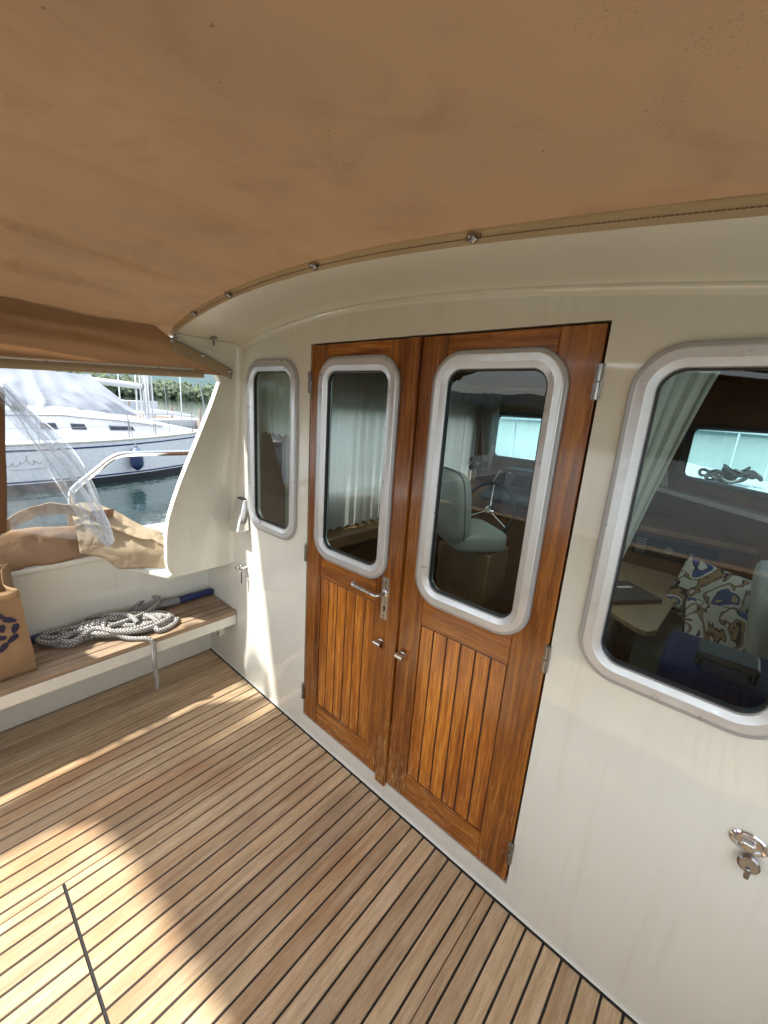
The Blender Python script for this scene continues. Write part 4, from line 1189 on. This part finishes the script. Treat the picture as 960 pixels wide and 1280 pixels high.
# ------------------------------------------------------------------ neighbouring sailing yacht
sb = thing('sailing_yacht', 'white sailing yacht with blue stripe and tarp over its boom', 'yacht', (-13.2, -1, -.6))
CX = -13.25
HB = [(-7.2, 1.35), (-5, 1.75), (-2.5, 1.95), (-.5, 1.97), (.68, 1.90), (2.0, 1.62), (3.2, 1.16), (4.2, .66), (5.0, .22), (5.45, .03)]
def hb(y): return max(.02, (lerp_tab(HB, y - .3) + lerp_tab(HB, y) + lerp_tab(HB, y + .3)) / 3)
def shz(y): return .36 + .012 * (y + 1) + .004 * max(0, y) ** 2 + (.0)
HP = [(-.95, .70), (-.62, .93), (-.42, .955), (-.40, .957), (-.34, .962), (0, .985), (.0, .985), (1, 1.0)]
def hull(s):
    def f(u, v):
        y = -7.2 + 12.65 * u
        k = v
        z0, z1 = -.95, shz(y)
        z = z0 + (z1 - z0) * k
        flare = .90 + .10 * min(1, max(0, (k - .1) / .9)) ** .7
        yy = y - (0 if y < 3 else (1 - k) * .45 * ((y - 3) / 2.45))
        return (CX + s * hb(y) * flare, yy, z)
    return f
mb = MB()
for s in (1, -1): mb.grid(hull(s), 60, 14)
mb.grid(lambda u, v: (CX + (2 * v - 1) * hb(-7.2) * .98, -7.2, -.95 + 1.25 * u), 4, 6)
mb.build('hull', M['white'], sb, smooth=60)
def hband(za, zb, name, mat, rel=True, out=.006):
    mb = MB()
    def f(u, v):
        y = -7.1 + 12.45 * u
        z = (shz(y) + za + (zb - za) * v) if rel else za + (zb - za) * v
        k = (z + .95) / (shz(y) + .95); flare = .90 + .10 * min(1, max(0, (k - .1) / .9)) ** .7
        yy = y - (0 if y < 3 else (1 - k) * .45 * ((y - 3) / 2.45))
        return (CX + hb(y) * flare + out, yy, z)
    mb.grid(f, 60, 3); return mb.build(name, mat, sb, smooth=60)
hband(-.135, -.095, 'blue_stripe', M['navy'])
hband(-.44, -.40, 'boot_line', M['navy'], False)
hband(-.60, -.465, 'antifouling_band', M['antifoul'], False)
mb = MB()
mb.tube([(CX + hb(-7 + .25 * k) + .005, -7 + .25 * k, shz(-7 + .25 * k) + .02) for k in range(50)], .028, 6)
mb.build('toe_rail', M['gel_int'], sb)
mb = MB()
mb.grid(lambda u, v: (CX + (2 * v - 1) * hb(-7.2 + 12.6 * u) * .995, -7.2 + 12.6 * u, shz(-7.2 + 12.6 * u) + .02 + .05 * (1 - (2 * v - 1) ** 2)), 50, 10)
mb.build('side_deck', M['white_deck'], sb, smooth=60)
def roofp(u, v):
    y = -3.6 + 8.4 * u
    hw = lerp_tab([(-3.6, 1.22), (0, 1.18), (2.2, 1.05), (3.4, .75), (4.8, .25)], y)
    h = lerp_tab([(-3.6, .66), (0, .72), (1.2, .74), (2.5, .56), (3.4, .36), (4.8, .05)], y)
    a = v * 2 - 1
    pr = [(-1.12, 0), (-1.04, .62), (-.96, .90), (-.8, 1.0), (0, 1.12), (.8, 1.0), (.96, .90), (1.04, .62), (1.12, 0)]
    k = int(round(v * 8))
    return (CX + pr[k][0] * hw, y, shz(y) + .03 + pr[k][1] * h)
MB().grid(roofp, 40, 9).build('coachroof', M['white_deck'], sb, smooth=40)
def rside(y, f):   # point on the coachroof side
    hw = lerp_tab([(-3.6, 1.22), (0, 1.18), (2.2, 1.05), (3.4, .75), (4.8, .25)], y); h = lerp_tab([(-3.6, .66), (0, .72), (1.2, .74), (2.5, .56), (3.4, .36), (4.8, .05)], y)
    return Vector((CX + (1.12 - .08 * f / .62) * hw, y, shz(y) + .03 + f * h))
for ya, yb in ((.80, 1.13), (1.38, 1.70), (2.18, 2.80), (-.5, 0.0), (-2.0, -1.4)):
    mb = MB()
    ls = [rside(ya + .02, .33), rside(yb, .33), rside(yb - .04, .52), rside(ya, .52)]
    f_ = [p + Vector((.018, 0, .002)) for p in ls]; b_ = [p - Vector((.03, 0, 0)) for p in ls]
    mb.add(f_ + b_, [(0, 1, 2, 3), (0, 4, 5, 1), (1, 5, 6, 2), (2, 6, 7, 3), (3, 7, 4, 0)])
    mb.build('portlight', M['port'], sb, smooth=0)
mb = MB(); mb.tube([rside(-3 + .2 * k, .75) + Vector((.03, 0, 0)) for k in range(34)], .014, 6); mb.build('grab_rail', M['wire'], sb)
# mast, boom, rigging
MY = 3.48
MB().tube([(CX, MY, .7), (CX, MY, 13)], .085, 12).build('mast', M['mastm'], sb)
MB().tube([(CX, MY - .10, 1.80), (CX, -2.6, 2.04)], .085, 12).build('boom', M['white_deck'], sb)
mb = MB()
for dx_, dy_ in ((.05, -.16), (.10, .14), (-.06, .2), (.12, .02), (.0, -.26)):
    mb.tube([(CX + dx_, MY + dy_, .9), (CX + dx_ * .6, MY + dy_ * .5, 9)], .022, 6)
mb.build('halyards', M['white_deck'], sb)
mb = MB()
for dx_ in (1.25,):
    mb.tube([(CX + dx_, MY - .3, .6), (CX, MY, 10)], .008, 5)
    mb.tube([(CX + dx_, MY + .1, .6), (CX, MY, 12)], .008, 5)
mb.tube([(CX, 5.3, .5), (CX, MY, 12.5)], .02, 6)
mb.build('shroud', M['wire'], sb)
# tarp tent
def tarp(s):
    def f(u, v):
        y = -2.6 + 4.75 * u + .95 * u * v
        zr = 2.03 - .05 * (y + 2.6) / 5
        bot = 1.02 + .10 * (1 - u)
        z = zr + (bot - zr) * v ** .92
        x = CX + s * (.10 + 1.12 * v ** 1.15 * (1 - .55 * u * v))
        ph = (y - .2) * (9.0 - 4.2 * v) + 2.2 * v + 1.2 * nz(y * 1.7, v * 2.2)
        cr = (.13 * (1 - abs(math.sin(ph)) ** .6) + .06 * (1 - abs(math.sin(ph * 2.3 + 1)) ** .6)) * (.3 + .9 * v) + .04 * nz(y * 2.1, v * 3)
        x += s * cr; z += .03 * nz(y * 3, v * 2, 7)
        return (x, y, z)
    return f
mb = MB(); mb.grid(tarp(1), 90, 26); mb.grid(tarp(-1), 60, 14)
mb.build('boom_tarp', M['tarp'], sb, smooth=180)
# stanchions and lifelines
ys = [-6, -4.2, -2.4, -.8, .66, 2.55, 3.3, 4.6]
for i, y in enumerate(ys):
    x = CX + hb(y) - .07
    MB().tube([(x, y, shz(y) + .02), (x, y, shz(y) + .64)], .012, 6).build('stanchion', M['wire'], sb)
    x = CX - hb(y) + .07
    MB().tube([(x, y, shz(y) + .02), (x, y, shz(y) + .64)], .012, 6).build('stanchion', M['wire'], sb)
mb = MB()
for s in (1, -1):
    for h in (.34, .62):
        mb.tube([(CX + s * (hb(y) - .07), y, shz(y) + h) for y in ys], .005, 5)
mb.build('lifeline', M['wire'], sb)
mb = MB(); random.seed(2)
# handwritten style name on the topsides
def hp(y, z): 
    k = (z + .95) / (shz(y) + .95); fl = .90 + .10 * min(1, max(0, (k - .1) / .9)) ** .7
    return (CX + hb(y) * fl + .012, y, z)
pts = []
for k in range(60):
    t = k / 59
    pts.append(hp(.0 + .62 * t + .03 * math.sin(t * 34), -.03 + .045 * math.sin(t * 31) + (.13 * math.exp(-((t - .62) / .07) ** 2)) + .05 * t))
mb.tube(smoothpath(pts, 2), .006, 5)
mb.tube(smoothpath([hp(.1, -.13), hp(.4, -.14), hp(.75, -.12)], 4), .005, 5)
mb.build('script_name', M['wire'], sb)
mb = MB(); mb.box(CX + 1.0, CX + 1.2, .35, .62, 1.10, 1.17); mb.lathe([(.05, 0), (.04, .06), (.055, .1)], Matrix.Translation((CX + 1.1, .45, 1.15)), 12)
mb.build('winch', M['dsteel'], sb)
fx = CX + hb(2.62) + .15
fen = thing('fender', 'navy blue fender hanging on the side of the white sailing yacht', 'fender', (fx, 2.62, 0))
MB().lathe([(.03, -.34), (.06, -.32), (.135, -.25), (.15, -.18), (.15, .06)], Matrix.Translation((fx, 2.62, .0)), 20).build('fender_body', M['fend'], fen)
MB().lathe([(.15, .06), (.13, .15), (.08, .21), (.04, .24), (.03, .29)], Matrix.Translation((fx, 2.62, .0)), 20).build('fender_top', M['fend2'], fen)
MB().tube([(fx, 2.62, .28), (fx - .12, 2.6, .55), (fx - .22, 2.56, .95)], .010, 6).build('fender_line', M['wire'], fen)

# ------------------------------------------------------------------ marina further off
dock = thing('floating_dock', 'distant grey timber dock with posts beyond the sailing yacht', 'dock', (-34, 16, -.6))
MB().box(-60, -18, 13.6, 15.4, -.62, -.20).build('dock_deck', M['dock'], dock)
for k in range(8):
    MB().tube([(-58 + 5.2 * k, 13.7, -.8), (-58 + 5.2 * k, 13.7, .75)], .10, 10).build('dock_post', M['dock'], dock)
def far_boat(x, y, sc_, label, cover):
    t = thing('moored_boat', label, 'boat', (x, y, -.6), 'boats moored around the marina')
    mb = MB()
    for s in (1, -1):
        mb.grid(lambda u, v: (x + s * sc_ * 1.5 * (1 - u ** 2.6) * (.8 + .2 * v), y - 4 * sc_ + 9 * sc_ * u, -.8 + (1.1 + .3 * u) * sc_ * v), 16, 4)
    mb.grid(lambda u, v: (x + (2 * v - 1) * sc_ * 1.5 * (1 - u ** 2.6), y - 4 * sc_ + 9 * sc_ * u, -.8 + (1.1 + .3 * u) * sc_), 16, 4)
    mb.build('hull', M['white'], t, smooth=60)
    MB().grid(lambda u, v: (x + (2 * v - 1) * sc_ * .9 * (1 - .5 * u), y - 3 * sc_ + 5.4 * sc_ * u, .3 * sc_ + .8 * sc_ * math.sin(math.pi * v) ** .4 * (1 - .75 * u)), 10, 9).build('cover', cover, t, smooth=60)
    MB().tube([(x, y + sc_, .2), (x, y + sc_, 12 * sc_)], .07 * sc_, 8).build('mast', M['mastm'], t)
far_boat(-33.0, 12.2, .55, 'small white moored boat beside the dock beyond the yacht bow', M['tarp'])
far_boat(-60, 15.5, 1.1, 'white moored sailing boat with tall mast farthest along the dock', M['white_deck'])
far_boat(-14.5, -17.5, 1.2, 'white moored sailing boat under a pale cover astern of the blue striped yacht', M['tarp'])
far_boat(7.0, -22, 1.1, 'white moored sailing boat astern across the water', M['tarp'])
by = tag(cushion(MB(), Matrix.Translation((-9.0, -9.5, -.48)), .5, .5, .5, 1).build('mooring_buoy', M['yellow'], None, loc=(-9, -9.5, -.6)), 'yellow mooring buoy floating astern', 'buoy')

water = MB().add([(-3000, -3000, -.6), (3000, -3000, -.6), (3000, 3000, -.6), (-3000, 3000, -.6)], [(0, 1, 2, 3)])
mbw = MB(); mbw.add([(-3000, -3000, -.6), (3000, -3000, -.6), (3000, 3000, -.6), (-3000, 3000, -.6)], [(0, 1, 2, 3)])
tag(mbw.build('water', M['water'], smooth=0), None, None, None, 'structure')

# shore, woods and hills all around at a distance
def polar(a, r): return (r * math.cos(a), r * math.sin(a))
mb = MB()
A0, A1 = R(138), R(322)
def shore_r(a): return 285 + 30 * math.sin(a * 3) + 18 * nz(a * 4, 2)
mb.grid(lambda u, v: (*polar(A0 + (A1 - A0) * u, shore_r(A0 + (A1 - A0) * u) + 600 * v), -.75 + (1.2 if v > 0 else 0) + 14 * v), 120, 5)
tag(mb.build('shore', M['shore'], smooth=60), None, None, None, 'structure')
mb = MB(); random.seed(5)
ico = bmesh.new(); bmesh.ops.create_icosphere(ico, subdivisions=2, radius=1)
iv = [v.co.copy() for v in ico.verts]; iff = [[v.index for v in f.verts] for f in ico.faces]; ico.free()
for k in range(5200):
    a = A0 + (A1 - A0) * random.random(); row = random.random() ** 1.6
    r = shore_r(a) + 4 + 55 * row; s = random.uniform(1.2, 3.4)
    c = Vector((*polar(a, r), random.uniform(.8, 6.5) + 4.5 * row)); sd = random.uniform(0, 99)
    vs = []
    for v in iv:
        d = 1 + .75 * noise.noise(v * 1.7 + Vector((sd, 0, 0))) + .75 * noise.noise(v * 4.3 + Vector((0, sd, 0)))
        vs.append(c + Vector((v.x * s * d, v.y * s * d, v.z * s * 1.15 * d)))
    mb.add(vs, iff)
tag(mb.build('far_wood', M['leaf'], smooth=0, fixn=False), 'green wooded shore across the water', None, None, 'stuff')
mb = MB()
def hillf(u, v):
    a = A0 - R(10) + (A1 - A0 + R(20)) * u; r = 700 + 900 * v
    h = (30 + 38 * (nz(math.cos(a) * 2.4, math.sin(a) * 2.4, 3) + .5)) * math.sin(math.pi * min(1, v * .8 + .05)) + 6 * nz(u * 60, v * 20)
    return (*polar(a, r), -1 + max(0, h * 1.3))
mb.grid(hillf, 200, 20)
tag(mb.build('hills', M['hill'], smooth=180), None, None, None, 'structure')
# low far shore ahead, across open water
mb = MB()
mb.grid(lambda u, v: (*polar(R(30) + R(100) * u, 1900 + 400 * v), -1 + (26 + 16 * nz(u * 7, 5)) * math.sin(math.pi * v)), 80, 7)
tag(mb.build('far_hills', M['hill'], smooth=180), None, None, None, 'structure')

# ------------------------------------------------------------------ light
w = bpy.data.worlds.new('World'); scene.world = w; w.use_nodes = True
nt = w.node_tree; nt.nodes.clear()
sky = nt.nodes.new('ShaderNodeTexSky'); sky.sky_type = 'NISHITA'; sky.sun_disc = False
SD = Vector((.36, 1.0, -1.67)).normalized()          # direction the light travels
to = -SD
elev = math.asin(to.z); az = math.atan2(to.x, to.y)  # azimuth clockwise from +Y
sky.sun_elevation = elev; sky.sun_rotation = az
sky.air_density = 1.0; sky.dust_density = 1.6; sky.ozone_density = 1.0; sky.altitude = 200
hs = nt.nodes.new('ShaderNodeHueSaturation'); hs.inputs['Saturation'].default_value = .55
# broken cloud over the blue
tcw = nt.nodes.new('ShaderNodeTexCoord'); mpw = nt.nodes.new('ShaderNodeMapping'); mpw.inputs['Scale'].default_value = (1, 1, 2.6)
nw_ = nt.nodes.new('ShaderNodeTexNoise'); nw_.inputs['Scale'].default_value = 2.6; nw_.inputs['Detail'].default_value = 7; nw_.inputs['Roughness'].default_value = .6
rw = nt.nodes.new('ShaderNodeValToRGB'); rw.color_ramp.elements[0].position = .46; rw.color_ramp.elements[1].position = .68
mxw = nt.nodes.new('ShaderNodeMix'); mxw.data_type = 'RGBA'; mxw.inputs[7].default_value = (6.6, 6.6, 6.55, 1)
nt.links.new(tcw.outputs['Generated'], mpw.inputs[0]); nt.links.new(mpw.outputs[0], nw_.inputs['Vector']); nt.links.new(nw_.outputs['Fac'], rw.inputs[0])
nt.links.new(sky.outputs[0], hs.inputs['Color']); nt.links.new(rw.outputs[0], mxw.inputs[0]); nt.links.new(hs.outputs[0], mxw.inputs[6])
bg = nt.nodes.new('ShaderNodeBackground'); bg.inputs['Strength'].default_value = .15
ow = nt.nodes.new('ShaderNodeOutputWorld')
nt.links.new(mxw.outputs[2], bg.inputs[0]); nt.links.new(bg.outputs[0], ow.inputs[0])
sl_ = bpy.data.lights.new('sun', 'SUN'); sl_.energy = 2.6; sl_.angle = R(2.0); sl_.color = (1, .965, .90)
so_ = bpy.data.objects.new('sun', sl_); COL.objects.link(so_)
so_.rotation_euler = SD.to_track_quat('-Z', 'Y').to_euler()

# ------------------------------------------------------------------ camera
cam = bpy.data.cameras.new('camera'); co = bpy.data.objects.new('camera', cam); COL.objects.link(co)
right = Vector((.74763516, .66073079, .06690662)); down = Vector((.2095391, -.13909261, -.96785671)); fwd = Vector((-.63018651, .73762326, -.24243946))
m4 = Matrix((right, -down, -fwd)).transposed().to_4x4()
m4.translation = Vector((0, -1.1033, 1.6))
co.matrix_world = m4
cam.sensor_fit = 'HORIZONTAL'; cam.sensor_width = 36; cam.lens = 36 * 507.59 / 960
cam.clip_start = .02; cam.clip_end = 6000
scene.camera = co

vs_ = scene.view_settings
scene.display_settings.display_device = 'sRGB'
vs_.view_transform = 'Standard'; vs_.look = 'None'; vs_.exposure = 1.75; vs_.gamma = 1; vs_.use_curve_mapping = False
cy = scene.cycles
try:
    cy.use_denoising = True; cy.denoiser = 'OPENIMAGEDENOISE'
except Exception: pass
cy.adaptive_threshold = .006
cy.max_bounces = 12; cy.diffuse_bounces = 6; cy.glossy_bounces = 5; cy.transmission_bounces = 8; cy.transparent_max_bounces = 16
cy.sample_clamp_indirect = 8; cy.caustics_reflective = False; cy.caustics_refractive = False
